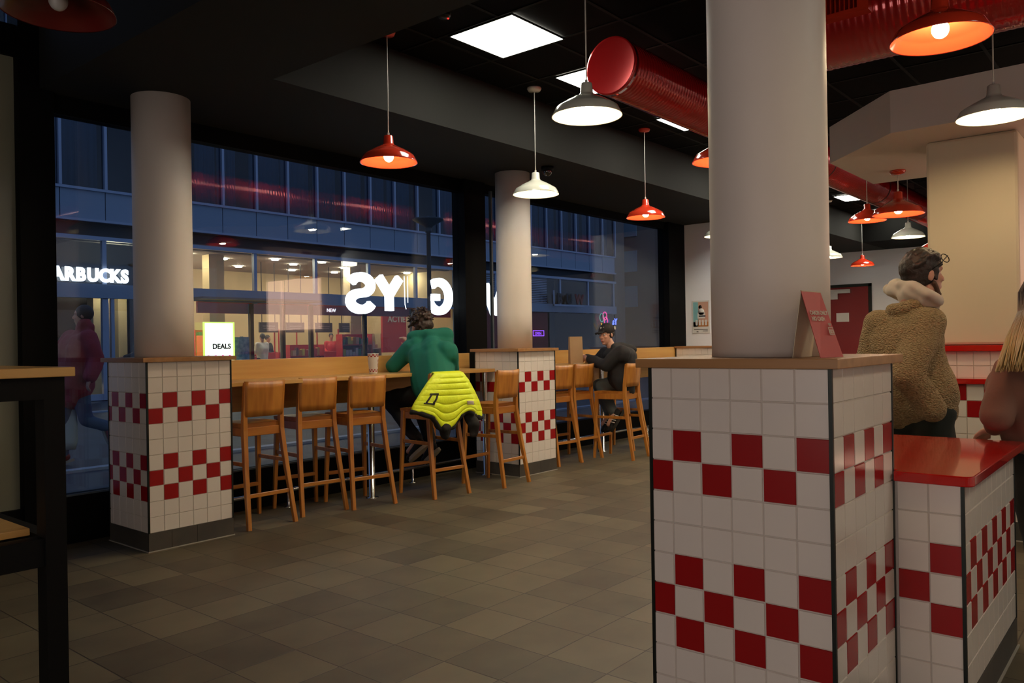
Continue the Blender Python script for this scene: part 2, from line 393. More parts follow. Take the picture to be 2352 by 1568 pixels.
struct('wall_entrance', MB().box(FX0 - .1, FX0, FY0, WY, 0, 4), 'olivesatin')
struct('wall_far', MB().box(FX1, FX1 + .1, FY0, WY + .05, 0, 3.6), 'whitewall')
struct('wall_bay', MB().box(11.0, 11.15, 4.3, WY, 0, 3.03), 'whitewall')
struct('wall_corridor', MB().box(11.15, FX1, WY - .02, WY + .05, 0, 3.03), 'whitewall')
# window wall: black frames and sills, then glass
wf = MB()
wf.box(2.186, 6.165, WY - .06, WY + .06, 0, 0.325); wf.box(6.49, 10.51, WY - .06, WY + .06, 0, 0.325)
wf.box(2.186, 6.165, WY - .05, WY + .05, 2.9, 3.03); wf.box(6.49, 10.51, WY - .05, WY + .05, 2.93, 3.03)
wf.box(1.973, 2.186, WY - .1, WY + .08, 0, 3.95); wf.box(6.165, 6.49, WY - .1, WY + .08, 0, 3.03); wf.box(10.51, 11.0, WY - .1, WY + .08, 0, 3.03)
wf.box(-3, 2.0, WY - .06, WY + .06, 3.22, 3.42); wf.box(-3, 2.0, WY - .06, WY + .06, 0, 0.28); wf.box(0.9, 1.0, WY - .05, WY + .05, .2, 3.3)
struct('wall_window', wf, 'blackgloss')
struct('trim_4', MB().box(6.56, 6.585, WY - .12, WY - .09, .33, 2.95).box(2.2, 6.15, WY - .08, WY - .06, .322, .335), 'pole')
struct('window_1', MB().box(2.186, 6.165, WY - .012, WY + .012, .325, 2.9), 'glass')
struct('window_2', MB().box(6.49, 10.51, WY - .012, WY + .012, .325, 2.93), 'glass')
struct('window_3', MB().box(-3, 2.0, WY - .012, WY + .012, 3.42, 3.95), 'glass')
d = obj('door_1', MB().box(-3, .9, WY - .02, WY + .02, .28, 3.22).box(1.0, 2.0, WY - .02, WY + .02, .28, 3.22), 'olivesatin'); d['kind'] = 'structure'
# red door in the far wall
d = obj('door_2', MB().box(FX1 - .06, FX1 - .005, 4.83, 5.75, 0, 2.32, b=.004), 'darkred'); d['kind'] = 'structure'
obj('door_closer', MB().box(FX1 - .13, FX1 - .06, 5.15, 5.62, 2.2, 2.28).box(FX1 - .12, FX1 - .06, 5.4, 5.6, 2.08, 2.2), 'chrome', d)
obj('door_notice', MB().box(FX1 - .066, FX1 - .0605, 5.2, 5.45, 1.62, 1.8), 'paper', d)
obj('door_frame', MB().box(FX1 - .03, FX1 - .001, 4.77, 4.83, 0, 2.38).box(FX1 - .03, FX1 - .001, 4.77, 5.8, 2.32, 2.38), 'trim', d)

RED_ROWS = {2: 1, 3: 0, 6: 1, 7: 0, 8: 1}
def tile_face(mb, o, u, n, widths, ztop, rows, row0=0, flip=False, h=0.1, rr=RED_ROWS):
    """tiles as raised bevelled slabs; o is the near top corner, u runs along the wall, n points out"""
    o, u, n = Vector(o), Vector(u), Vector(n); g = .0014; bv = .0018; th = .004; s = 0.0
    for k, w in enumerate(widths):
        for r in range(rows):
            z1 = ztop - r * h; z0 = z1 - h
            red = (rr.get(row0 + r) is not None) and ((k + (1 if flip else 0)) % 2 == rr[row0 + r])
            a, b = s + g, s + w - g
            P_ = lambda t, z, d: o + u * t + n * d + Vector((0, 0, z - o.z))
            out = [P_(a, z0 + g, 0), P_(b, z0 + g, 0), P_(b, z1 - g, 0), P_(a, z1 - g, 0)]
            inn = [P_(a + bv, z0 + g + bv, th), P_(b - bv, z0 + g + bv, th), P_(b - bv, z1 - g - bv, th), P_(a + bv, z1 - g - bv, th)]
            mb.add(out + inn, [(4, 5, 6, 7), (0, 1, 5, 4), (1, 2, 6, 5), (2, 3, 7, 6), (3, 0, 4, 7)], 1 if red else 0)
        s += w
ZT = 1.221
def pedestal(x, y, label, A=.588, B=.56, cols=None, cap='cap', trims=('near',)):
    t = thing('tiled_pedestal', label, 'pedestal', (x, y, 0))
    cA = cols or [.1] * 5 + [A - .5]; cB = [B - .5 if B - .5 < .1 else .1] + [.1] * 5 if False else [.1] * 5 + [B - .5]
    mb = MB(); mb.box(x, x + A, y, y + B, .12, ZT + .001, 2)
    tile_face(mb, (x, y, ZT), (1, 0, 0), (0, -1, 0), cA, ZT, 11)
    tile_face(mb, (x, y, ZT), (0, 1, 0), (-1, 0, 0), cB, ZT, 11, flip=True)
    tile_face(mb, (x + A, y, ZT), (0, 1, 0), (1, 0, 0), cB, ZT, 11, flip=True)
    tile_face(mb, (x, y + B, ZT), (1, 0, 0), (0, 1, 0), cA, ZT, 11)
    obj('tiled_body', mb, ['white_tile', 'red_tile', 'grout'], t)
    bb = MB(); bb.box(x - .006, x + A + .006, y - .006, y + B + .006, 0.004, .121, 0)
    for k in (.25, .55): bb.box(x + A * k, x + A * k + .002, y - .0065, y - .005, .004, .12, 1)
    bb.box(x - .012, x + A + .012, y - .012, y + B + .012, 0, .006, 2)
    obj('skirting', bb, ['base_tile', 'blacksteel', 'seal'], t)
    for (cx, cy) in ((x - .002, y - .002), (x + A + .002, y - .002), (x - .002, y + B + .002), (x + A + .002, y + B + .002)):
        obj('corner_trim', MB().box(cx - .0055, cx + .0055, cy - .0055, cy + .0055, .121, ZT), 'trim', t)
    cp = obj('wooden_cap', MB().box(x - .04, x + A + .03, y - .036, y + B + .036, ZT, 1.25, b=.002), cap, t)
    return t
pedestal(2.475, 5.116, 'tiled pedestal by the window, farthest left in the photo', B=.545)
pedestal(6.048, 4.965, 'middle tiled pedestal between the two window bar counters')
pedestal(2.328, 0.770, 'large tiled pedestal in the right foreground carrying the cards-only sign', A=.605, B=.575)
# low tiled ledge at the end of the far bar
t = thing('tiled_ledge', 'white tiled ledge with wooden top at the end of the far window bar', 'ledge', (10.6, 4.6, 0))
mb = MB(); mb.box(10.6, 10.99, 4.5, 5.7, .12, 1.19, 2)
tile_face(mb, (10.6, 5.7, 1.19), (0, -1, 0), (-1, 0, 0), [.1] * 12, 1.19, 10, rr={})
tile_face(mb, (10.6, 4.5, 1.19), (1, 0, 0), (0, -1, 0), [.1] * 3 + [.09], 1.19, 10, rr={})
obj('tiled_body', mb, ['white_tile', 'red_tile', 'grout'], t)
obj('skirting', MB().box(10.594, 10.995, 4.494, 5.7, 0, .12), 'base_tile', t)
obj('corner_trim', MB().box(10.592, 10.603, 5.7, 5.71, .12, 1.19), 'trim', t)
obj('wooden_cap', MB().box(10.57, 10.995, 4.47, 5.72, 1.19, 1.215, b=.002), 'cap', t)

def column(cx, cy, r, ztop, label):
    mb = MB(); mb.lathe([(r, 1.251), (r, 1.6), (r, 2.2), (r, ztop)], (cx, cy, 0), 72)
    mb.disc((cx, cy, 1.251), r, seg=72); mb.disc((cx, cy, ztop), r, seg=72)
    tag(obj('round_column', mb, 'cream', merge=True), label, 'column')
column(2.745, 5.41, .191, 3.03, 'round cream column on the left window pedestal')
column(6.34, 5.24, .178, 3.03, 'round cream column on the middle pedestal between the windows')
column(2.625, 1.062, .19, 3.9, 'thick round cream column in the right foreground')

# ---------------------------------------------------------------- window bars
def bar(x0, x1, y0, label, posts, rails, zt=1.055):
    t = thing('bar_counter', label, 'counter', (x0, 5.5, 0))
    obj('worktop', MB().box(x0, x1, y0, 5.72, zt - .032, zt, b=.003), 'bar', t)
    obj('backboard', MB().box(x0, x1 + .14, 5.722, 5.76, .8, 1.208, b=.002), 'bar', t)
    for (px, py) in posts:
        obj('post', MB().lathe([(.0001, 0), (.055, 0), (.055, .006), (.028, .008), (.028, zt - .032)], (px, py, 0), 20), 'chrome', t)
    r = obj('foot_rail', MB().tube([(x0 + .01, 5.62, .14), (x1, 5.62, .14)], .016), 'chrome', t)
    for px in rails:
        obj('rail_support', MB().lathe([(.0001, 0), (.035, 0), (.035, .005), (.012, .007), (.012, .135)], (px, 5.62, 0), 16), 'chrome', r)
    return t
bar(3.09, 6.035, 5.25, 'long wooden window bar counter where the person in green sits', [(4.531, 5.36), (5.98, 5.34)], [3.87, 5.25])
bar(6.66, 10.56, 5.25, 'wooden window bar counter where the person in the black cap sits', [(8.04, 5.32), (10.1, 5.32)], [7.1, 8.3, 9.6])

# ---------------------------------------------------------------- bar stools (local: x across, y towards the seat front)
def make_stool(name, label):
    t = thing(name, label, 'bar stool', group='oak bar stools along the window')
    for s in (-1, 1):
        mb = MB(); rear = [(s * .192, .0, .0, .03, .03), (s * .168, .075, .42, .034, .036), (s * .152, .115, .70, .036, .042), (s * .151, .112, .82, .034, .036), (s * .156, .085, 1.05, .026, .026)]
        for a, b in zip(rear[:-1], rear[1:]): mb.beam(a[:3], b[:3], a[3], a[4], b[3], b[4], mi=0)
        obj('rear_leg', mb, 'oak', t, False)
        obj('front_leg', MB().beam((s * .188, .485, 0), (s * .165, .455, .725), .026, .026, .038, .038), 'oak', t, False)
        obj('side_stretcher', MB().beam((s * .17, .085, .46), (s * .173, .465, .46), .016, .03, side=Vector((1, 0, 0))), 'oak', t, False)
        obj('side_apron', MB().beam((s * .153, .12, .69), (s * .163, .455, .69), .02, .062, side=Vector((1, 0, 0))), 'oak', t, False)
    obj('front_stretcher', MB().beam((-.175, .47, .24), (.175, .47, .24), .02, .03, side=Vector((0, 1, 0))), 'oakx', t, False)
    obj('rear_stretcher', MB().beam((-.178, .045, .235), (.178, .045, .235), .02, .028, side=Vector((0, 1, 0))), 'oakx', t, False)
    obj('front_apron', MB().beam((-.16, .455, .69), (.16, .455, .69), .02, .062, side=Vector((0, 1, 0))), 'oakx', t, False)
    obj('rear_apron', MB().beam((-.145, .115, .69), (.145, .115, .69), .02, .062, side=Vector((0, 1, 0))), 'oakx', t, False)
    # seat: gently dished board
    n1, n2 = 10, 10; top = []; bot = []
    for j in range(n2 + 1):
        for i in range(n1 + 1):
            u, v = i / n1 * 2 - 1, j / n2; hw = .158 + .022 * v
            dz = -.010 * (1 - u * u) * math.sin(PI * min(1, v * 1.15)) 
            top.append((u * hw, .12 + v * .37, .752 + dz - (.006 if v == 1 else 0))); bot.append((u * (hw - .004), .12 + v * .367, .722))
    w = n1 + 1; N = len(top)
    fs = [(j * w + i, j * w + i + 1, (j + 1) * w + i + 1, (j + 1) * w + i) for j in range(n2) for i in range(n1)]
    fb = [tuple(N + q for q in reversed(f)) for f in fs]
    edge = [i for i in range(w)] + [j * w + n1 for j in range(1, n2 + 1)] + [n2 * w + i for i in range(n1 - 1, -1, -1)] + [j * w for j in range(n2 - 1, 0, -1)]
    fe = [(edge[k], edge[(k + 1) % len(edge)], N + edge[(k + 1) % len(edge)], N + edge[k]) for k in range(len(edge))]
    mb = MB(); mb.add(top + bot, fs + fb, 0, True); mb.add([], [], 0); mb.f += fe; mb.m += [0] * len(fe); mb.sm += [False] * len(fe)
    obj('seat', mb, 'oakx', t, False)
    # backrest: curved ply panel
    n1, n2 = 12, 5; fr = []; bk = []
    for j in range(n2 + 1):
        for i in range(n1 + 1):
            u, v = i / n1 * 2 - 1, j / n2; hw = .16 + .004 * v
            y = .105 - .026 * v - .022 * (1 - u * u); z = .80 + v * .255 + (.006 * u * u if j == n2 else 0)
            bk.append((u * hw, y - .009, z)); fr.append((u * hw, y + .009, z))
    w = n1 + 1; N = len(fr)
    fs = [(j * w + i, j * w + i + 1, (j + 1) * w + i + 1, (j + 1) * w + i) for j in range(n2) for i in range(n1)]
    fb = [tuple(N + q for q in reversed(f)) for f in fs]
    edge = [i for i in range(w)] + [j * w + n1 for j in range(1, n2 + 1)] + [n2 * w + i for i in range(n1 - 1, -1, -1)] + [j * w for j in range(n2 - 1, 0, -1)]
    fe = [(edge[k], edge[(k + 1) % len(edge)], N + edge[(k + 1) % len(edge)], N + edge[k]) for k in range(len(edge))]
    mb = MB(); mb.add(fr + bk, fs + fb, 0, True); mb.f += fe; mb.m += [0] * len(fe); mb.sm += [False] * len(fe)
    obj('backrest', mb, 'oak', t, False)
    return t
stools = [
    ((3.189, 5.119), (3.587, 5.112), 'oak bar stool at the left end of the window bar, next to the left pedestal'),
    ((3.695, 5.193), (4.086, 5.139), 'second oak bar stool from the left pedestal'),
    ((4.093, 5.071), (4.478, 5.003), 'empty oak bar stool immediately left of the person in green'),
    ((4.763, 4.85), (5.173, 4.807), 'oak bar stool with the neon yellow jacket hung over its back'),
    ((5.496, 4.707), (5.916, 4.731), 'empty oak bar stool in front of the middle tiled pedestal'),
    ((6.775, 5.035), (7.172, 5.009), 'first oak bar stool right of the middle pedestal, partly hidden by it'),
    ((7.205, 5.06), (7.595, 5.03), 'oak bar stool standing left of the person in the black cap'),
    ((7.579, 4.624), (7.98, 4.655), 'oak bar stool the person in the black cap sits on'),
    ((8.245, 5.02), (8.645, 5.04), 'farthest oak bar stool, half hidden behind the capped person\'s stool')]
first = make_stool('bar_stool', stools[0][2])
for i, (a, b, lab) in enumerate(stools):
    mx, my = (a[0] + b[0]) / 2, (a[1] + b[1]) / 2; ang = math.atan2(b[1] - a[1], b[0] - a[0])
    if i == 0: first.location = (mx, my, 0); first.rotation_euler = (0, 0, ang)
    else: dup(first, (mx, my, 0), ang, lab)

# ---------------------------------------------------------------- pendant lamps (origin at the rim centre)
def make_lamp(name, label, paint, lit=True, cordlen=.73, group='pendant lamps', canopy=None):
    t = thing(name, label, 'pendant lamp', group=group)
    outer = [(.2, 0), (.199, .006), (.178, .048), (.165, .058), (.12, .085), (.075, .108), (.045, .122), (.04, .13), (.037, .135), (.033, .185), (.028, .19), (.008, .192)]
    inner = [(.006, .186), (.026, .184), (.03, .13), (.07, .102), (.115, .08), (.16, .053), (.174, .044), (.196, .004), (.2, 0)]
    sh = obj('lamp_shade', MB().lathe(outer + inner, (0, 0, 0), 56), paint, t, False, merge=True)
    mb = MB().ell((0, 0, .045), (.034, .034, .038), seg=20, rings=12); mb.lathe([(.016, .075), (.018, .15)], (0, 0, 0), 16)
    obj('bulb', mb, 'bulb' if lit else 'bulb_off', t, False)
    top = .19 + cordlen
    obj('cord', MB().tube([(0, 0, .18), (.001, 0, .19 + cordlen * .5), (0, 0, top - .02)], .004, 8).lathe([(.008, .19), (.008, .21)], (0, 0, 0), 12), 'cord', t, False)
    obj('canopy', MB().lathe([(.0001, top - .035), (.05, top - .03), (.062, top - .012), (.062, top), (.0001, top)], (0, 0, 0), 32), canopy or paint, t, False, merge=True)
    return t
LZ = 2.58
red0 = make_lamp('pendant_lamp', 'red pendant lamp hanging nearest the left window, leftmost lit lamp', 'redpaint'); red0.location = (3.794, 4.254, LZ)
wh0 = make_lamp('pendant_lamp', 'large white pendant lamp hanging in front of the red duct end', 'whitepaint'); wh0.location = (3.789, 2.576, LZ)
for (x, y, src, lab) in [
    (5.484, 4.271, wh0, 'white pendant lamp hanging in front of the middle round column'),
    (7.324, 4.267, red0, 'red pendant lamp above the person in the black cap'),
    (5.416, 2.535, red0, 'red pendant lamp half hidden by the left edge of the thick foreground column'),
    (3.856, 0.785, red0, 'largest red pendant lamp, nearest the camera at upper right'),
    (5.446, 0.834, wh0, 'white pendant lamp at the right edge of the photo'),
    (9.337, 2.656, red0, 'red pendant lamp beyond the white bulkhead, just left of the one hung from it'),
    (11.263, 2.706, wh0, 'white pendant lamp beyond the bulkhead, above the fleece-clad person\'s head'),
    (15.104, 4.391, red0, 'small distant red pendant lamp above the red door'),
    (13.172, 4.333, wh0, 'small distant white pendant lamp peeping out right of the foreground column'),
    (9.34, 4.388, wh0, 'small white pendant lamp in front of the far white wall, left of the foreground column'),
    ]:
    dup(src, (x, y, LZ), random.uniform(0, 6), lab)
lt = make_lamp('pendant_lamp', 'red pendant lamp hung by a short cord from the white bulkhead', 'redpaint', cordlen=.175); lt.location = (5.81 + .45, 1.62, 2.315)
lt.location = (7.19, 1.80, 2.315)
lt = make_lamp('pendant_lamp', 'tiny red pendant lamp just above the hair of the person in tan fleece', 'redpaint', cordlen=.19); lt.location = (13.333, 2.882, LZ)
lt = make_lamp('pendant_lamp', 'dark unlit red pendant lamp cut off by the upper left corner of the photo', 'redpaint_shaded', lit=False, cordlen=1.1); lt.location = (1.262, 3.265, 2.59)

# ---------------------------------------------------------------- ceiling light panels
def panel(x, y, label, z=3.5):
    t = thing('ceiling_light', label, 'ceiling light', (x, y, z), group='square ceiling light panels')
    obj('diffuser', MB().box(x - .288, x + .288, y - .283, y + .283, z - .016, z - .01), 'panel', t)
    fr = MB()
    for a in ((-.3, .3, -.295, -.284), (-.3, .3, .284, .295), (-.3, -.289, -.284, .284), (.289, .3, -.284, .284)): fr.box(x + a[0], x + a[1], y + a[2], y + a[3], z - .018, z - .007)
    obj('frame', fr, 'trim', t)
for x, y, lab in [(4.42, 3.68, 'large bright square ceiling panel at top centre'), (5.645, 3.66, 'square ceiling panel half hidden behind the red duct end'),
                  (7.33, 3.68, 'ceiling panel showing as a slim strip under the red duct'), (13.1, 3.85, 'distant ceiling panel under the red duct, right of the foreground column'), (15.0, 3.85, 'farthest ceiling panel, a small bright spot beside the hanging red lamps'),
                  (9.4, -.5, 'ceiling panel above the kitchen side'), (6.9, -1.8, 'ceiling panel above the serving counter'), (9.8, -1.8, 'ceiling panel above the back of the kitchen'), (9.2, 3.68, 'added fill ceiling panel over the far bar, hidden behind the foreground column')]:  # the far bar panel is added, out of view, to brighten the far end
    panel(x, y, lab)

panel(3.8, -1.5, 'added out-of-view ceiling panel over the order counter, kitchen side')  # added out of view to light the faces on the kitchen side
panel(10.2, 3.68, 'added fill ceiling panel nearest the far white wall, hidden behind the foreground column')  # unseen extra panel, added to brighten the white bay wall
for k in range(3):  # glowing boards added behind the camera to fill the foreground
    t = thing('fill_board', 'large softly lit board added as fill light on the entrance wall, %s' % ('nearest the kitchen', 'in the middle', 'nearest the window')[k], 'display', (-2.98, -1.4 + k * 1.5, 1.9), group='added fill light boards behind the camera')
    obj('board', MB().box(-2.99, -2.94, -2.1 + k * 1.5, -.7 + k * 1.5, .6, 2.1), 'fillglow', t)
for x, y, src, lab in [(2.1, -.9, wh0, 'added white pendant lamp out of view right of the camera')]: dup(src, (x, y, LZ), 0, lab)  # extra lamp added out of view for foreground light
# ---------------------------------------------------------------- red ducts
def duct_profile(r, L_, pitch=.038, amp=.006):
    n = int(L_ / (pitch / 4)); return [(r + amp * (math.cos(2 * PI * i / 4) if True else 0), L_ * i / n) for i in range(n + 1)]
def duct(x, y, z, r, L_, axis, label, amp=.006):
    t = thing('air_duct', label, 'duct', (x, y, z))
    obj('corrugated_tube', MB().lathe(duct_profile(r, L_, .038, amp), (x, y, z), 56, axis=axis), 'duct', t)
    c0 = MB()
    c0.lathe([(.0001, -.012), (r - .004, -.012), (r + .006, -.016), (r + .009, -.008), (r + .009, .03), (r, .03)], (x, y, z), 56, axis=axis)
    obj('end_cap', c0, 'duct', t, merge=True)
    for k in range(1, int(L_ / 2)):
        q = k * 2.0
        if axis == 'x': obj('hanger', MB().lathe([(r + .009, q), (r + .009, q + .02)], (x, y, z), 40, axis='x').tube([(x + q + .01, y, z + r), (x + q + .01, y, 3.49)], .004, 6), 'blacksteel', t)
    return t
duct(4.62, 2.935, 3.16, .186, 12.0, 'x', 'long red corrugated air duct running into the depth of the room')
duct(9.6, 1.95, 3.2, .2, 7.2, 'x', 'second red corrugated duct emerging from behind the white bulkhead')
t = duct(4.98, -2.9, 3.2, .27, 4.7, 'y', 'broad red air duct crossing overhead at the upper right', .0012)
g = MB(); g.box(4.655, 4.74, 1.30, 1.79, 3.105, 3.13); g.box(4.655, 4.74, 1.30, 1.79, 3.35, 3.375); g.box(4.655, 4.74, 1.30, 1.36, 3.13, 3.35); g.box(4.655, 4.74, 1.77, 1.79, 3.13, 3.35)
for k in range(16): g.box(4.66, 4.70, 1.375 + k * .025, 1.382 + k * .025, 3.13, 3.35)
obj('air_grille', g, 'redpaint', t)
# black security dome and smoke detector
t = thing('security_camera', 'small black dome camera on the soffit near the middle column', 'camera', (6.326, 4.78, 3.03))
obj('mount', MB().lathe([(.0001, 3.03), (.06, 3.03), (.06, 2.99), (.0001, 2.99)], (6.326, 4.78, 0), 28), 'blacksteel', t)
obj('dome', MB().ell((6.326, 4.78, 2.985), (.048, .048, .05), seg=24), mat('dome_plastic', (.01, .01, .01), .05, coat=1), t)
t = thing('smoke_detector', 'small dark ceiling sensor with a red light, left of the bright panel', 'sensor', (3.84, 3.736, 3.5))
obj('housing', MB().lathe([(.0001, 3.5), (.045, 3.5), (.038, 3.47), (.0001, 3.465)], (3.84, 3.736, 0), 24), 'trim', t)
obj('indicator', MB().ell((3.86, 3.72, 3.466), (.007, .007, .005), seg=10, rings=6), mat('led_red', (0, 0, 0), .5, emit=(1, .03, .02), es=2), t)

# ---------------------------------------------------------------- white bulkhead, serving pillar and counters on the right
struct('trim_5', MB().prism([(5.75, -1.2), (5.83, 1.5), (6.5, 2.12), (7.66, 2.12), (7.66, -1.2)], 2.68, 2.965), 'cream')
struct('wall_partition', MB().box(6.3, 6.8, .83, 1.39, 1.24, 2.68, b=.02), 'sand')
struct('wall_serving', MB().box(8.6, 8.7, -3.0, .72, 0, 3.5), 'cream')
t = thing('serving_counter', 'white and red tiled serving counter with red ledges behind the person in tan fleece', 'counter', (5.96, 0.4, 0))
mb = MB(); mb.box(5.96, 6.7, -.6, 1.45, .115, .99, 2); mb.box(6.2, 6.7, -.6, 1.45, .99, 1.2, 2)
rr = {0: 0, 1: 1, 4: 0, 5: 1, 6: 0}
tile_face(mb, (5.96, 1.395, .99), (0, -1, 0), (-1, 0, 0), [.1] * 19, .99, 8, rr=rr, h=.109)
tile_face(mb, (6.2, 1.395, 1.2), (0, -1, 0), (-1, 0, 0), [.1] * 19, 1.2, 2, rr={}, h=.1)
tile_face(mb, (5.96, 1.45, .99), (1, 0, 0), (0, 1, 0), [.1] * 7, .99, 8, rr=rr, h=.109)
obj('tiled_body', mb, ['white_tile', 'red_tile', 'grout'], t)
obj('lower_ledge', MB().box(5.93, 6.2, -.6, 1.47, .99, 1.025, b=.004), 'redsolid', t)
obj('upper_ledge', MB().box(6.16, 6.75, -.6, 1.47, 1.2, 1.24, b=.004), 'redsolid', t)
obj('skirting', MB().box(5.952, 6.7, -.6, 1.456, 0, .12).box(5.945, 5.955, -.6, 1.46, 0, .006, 1), ['base_tile', 'seal'], t)
t = thing('order_counter', 'low tiled counter with glossy red top attached to the foreground pedestal', 'counter', (3.4, .7, 0))
mb = MB(); mb.box(2.95, 3.95, .56, 1.3, .12, .82, 2)
tile_face(mb, (2.95, .56, .821), (1, 0, 0), (0, -1, 0), [.1] * 10, .821, 7, row0=4, flip=False)
tile_face(mb, (2.95, .56, .821), (0, 1, 0), (-1, 0, 0), [.1, .098], .821, 7, row0=4, flip=True)
tile_face(mb, (3.95, .56, .821), (0, 1, 0), (1, 0, 0), [.1] * 7, .821, 7, row0=4, flip=True)
obj('tiled_body', mb, ['white_tile', 'red_tile', 'grout'], t)
obj('skirting', MB().box(2.944, 3.956, .553, 1.3, 0.004, .12).box(2.94, 3.96, .545, 1.3, 0, .006, 1), ['base_tile', 'seal'], t)
for cx, cy in ((2.948, .558), (3.952, .558)): obj('corner_trim', MB().box(cx - .0055, cx + .0055, cy - .0055, cy + .0055, .12, .82), 'trim', t)
bm = bmesh.new()
poly = [(2.94, .52)]
for k in range(7): a = -PI / 2 + (-1) * 0 + k / 6 * 0; 
def rounded(x0, y0, x1, y1, r, corners):
    pts = []
    for (cx, cy, a0, key) in ((x0, y0, PI, 0), (x1, y0, 1.5 * PI, 1), (x1, y1, 0, 2), (x0, y1, .5 * PI, 3)):
        if key in corners:
            ox = cx + (r if cx == x0 else -r); oy = cy + (r if cy == y0 else -r)
            pts += [(ox + r * math.cos(a0 + k / 6 * PI / 2), oy + r * math.sin(a0 + k / 6 * PI / 2)) for k in range(7)]
        else: pts.append((cx, cy))
    return pts
bm.free()
top = obj('red_top', MB().prism([(2.942, 1.33), (2.942, .757), (2.905, .757)] + rounded(2.905, .52, 4.0, 1.33, .03, (0, 1, 2))[:-1], .822, .856), 'redsolid', t)
bv = top.modifiers.new('round', 'BEVEL'); bv.width = .004; bv.segments = 2; bv.limit_method = 'ANGLE'

# ---------------------------------------------------------------- tall table at the left edge
t = thing('high_table', 'tall wooden table on a black steel frame at the left edge of the photo', 'table', (.7, 2.95, 0))
obj('table_top', MB().box(.3, 1.054, 2.641, 3.4, 1.228, 1.257, b=.003), 'bar', t)
for (lx, ly) in ((1.003, 2.705), (.36, 2.705), (1.003, 3.34), (.36, 3.34)): obj('leg', MB().box(lx - .03, lx + .03, ly - .035, ly + .035, 0, 1.16), 'blacksteel', t)
fr = MB().box(.33, 1.033, 2.67, 2.74, 1.16, 1.228).box(.33, 1.033, 3.3, 3.37, 1.16, 1.228).box(.33, .39, 2.74, 3.3, 1.16, 1.228).box(.973, 1.033, 2.74, 3.3, 1.16, 1.228)
obj('top_frame', fr, 'blacksteel', t)
fr = MB().box(.39, .973, 2.68, 2.735, .65, .735).box(.39, .973, 3.31, 3.37, .65, .735).box(.335, .385, 2.74, 3.3, .65, .735).box(.98, 1.03, 2.74, 3.3, .65, .735)
obj('lower_frame', fr, 'blacksteel', t)
obj('shelf', MB().box(.4, .962, 2.765, 3.29, .735, .757, b=.002), 'bar', t)

# ---------------------------------------------------------------- small things on the counters
# card sign
t = thing('tent_sign', 'red folded card sign reading CARDS ONLY NO CASH on the foreground pedestal', 'sign', (2.4, .82, 1.2505))
RL, FD = Vector((.64, -.7686, 0)), Vector((.7686, .64, 0))
rid = [RL * .848 + FD * 2.36 + Vector((0, 0, 1.449)), RL * .943 + FD * 2.46 + Vector((0, 0, 1.449))]
fb_ = [RL * .882 + FD * 2.305 + Vector((0, 0, 1.2515)), RL * .985 + FD * 2.398 + Vector((0, 0, 1.2515))]
bb_ = [RL * .832 + FD * 2.395 + Vector((0, 0, 1.2515)), RL * .929 + FD * 2.505 + Vector((0, 0, 1.2515))]
def card(name, a, b, c, d_, th, m_):
    n_ = (b - a).cross(d_ - a).normalized() * th
    return obj(name, MB().add([a, b, c, d_, a + n_, b + n_, c + n_, d_ + n_], [(0, 1, 2, 3), (4, 7, 6, 5), (0, 4, 5, 1), (1, 5, 6, 2), (2, 6, 7, 3), (3, 7, 4, 0)]), m_, t)
card('front_panel', fb_[0], fb_[1], rid[1], rid[0], -.0015, 'signred')
card('back_panel', bb_[1], bb_[0], rid[0], rid[1], -.0015, 'signback')
ex = (fb_[1] - fb_[0]).normalized(); ey = ((rid[0] - fb_[0]) - ex * (rid[0] - fb_[0]).dot(ex)).normalized(); ez = ex.cross(ey)
Lh = (rid[0] - fb_[0]).dot(ey); sh = (rid[0] - fb_[0]).dot(ex)
def onsign(u, v): return fb_[0] + ex * (u * .137 + sh * v) + ey * (Lh * v) + ez * .0012
def sm(u, v):
    mt = Matrix.Identity(4)
    for i in range(3): mt[i][0], mt[i][1], mt[i][2] = ex[i], (ey + ex * (sh / Lh) * .6)[i], ez[i]
    return mt
for body, u, v in (('CARDS ONLY', .09, .635), ('NO CASH', .11, .545)):
    text('lettering', body, .0175, onsign(u, v), 0, sm(u, v), 'hood', t, .0006, bold=.0006, xs=.98)
def sign_strip(pts, w=.0022):
    mb = MB()
    for (a, b) in zip(pts[:-1], pts[1:]):
        A_, B_ = onsign(*a), onsign(*b); d3 = (B_ - A_).normalized(); s3 = ez.cross(d3).normalized() * w / 2
        A_ = A_ - d3 * w / 2; B_ = B_ + d3 * w / 2; nn = ez * .0006
        mb.add([A_ - s3, A_ + s3, B_ + s3, B_ - s3, A_ - s3 + nn, A_ + s3 + nn, B_ + s3 + nn, B_ - s3 + nn], [(0, 1, 2, 3), (4, 5, 6, 7), (0, 1, 5, 4), (1, 2, 6, 5), (2, 3, 7, 6), (3, 0, 4, 7)])
    return mb
ic = MB()
for pts in ([(.7, .44), (.9, .44), (.9, .335), (.7, .335), (.7, .44)], [(.72, .415), (.88, .415)], [(.72, .395), (.88, .395), (.88, .355), (.72, .355), (.72, .395)], [(.755, .38), (.79, .38)], [(.755, .366), (.79, .366)], [(.81, .372), (.85, .372)]):
    q = sign_strip(pts); ic.add(q.v, q.f)
for k, rr_ in enumerate((.025, .055, .085)):
    q = sign_strip([(.8 + rr_ * math.sin(a_), .46 + rr_ * .55 * math.cos(a_)) for a_ in [(-.8 + 1.6 * j / 8) for j in range(9)]], .002); ic.add(q.v, q.f)
obj('card_symbol', ic, 'hood', t)
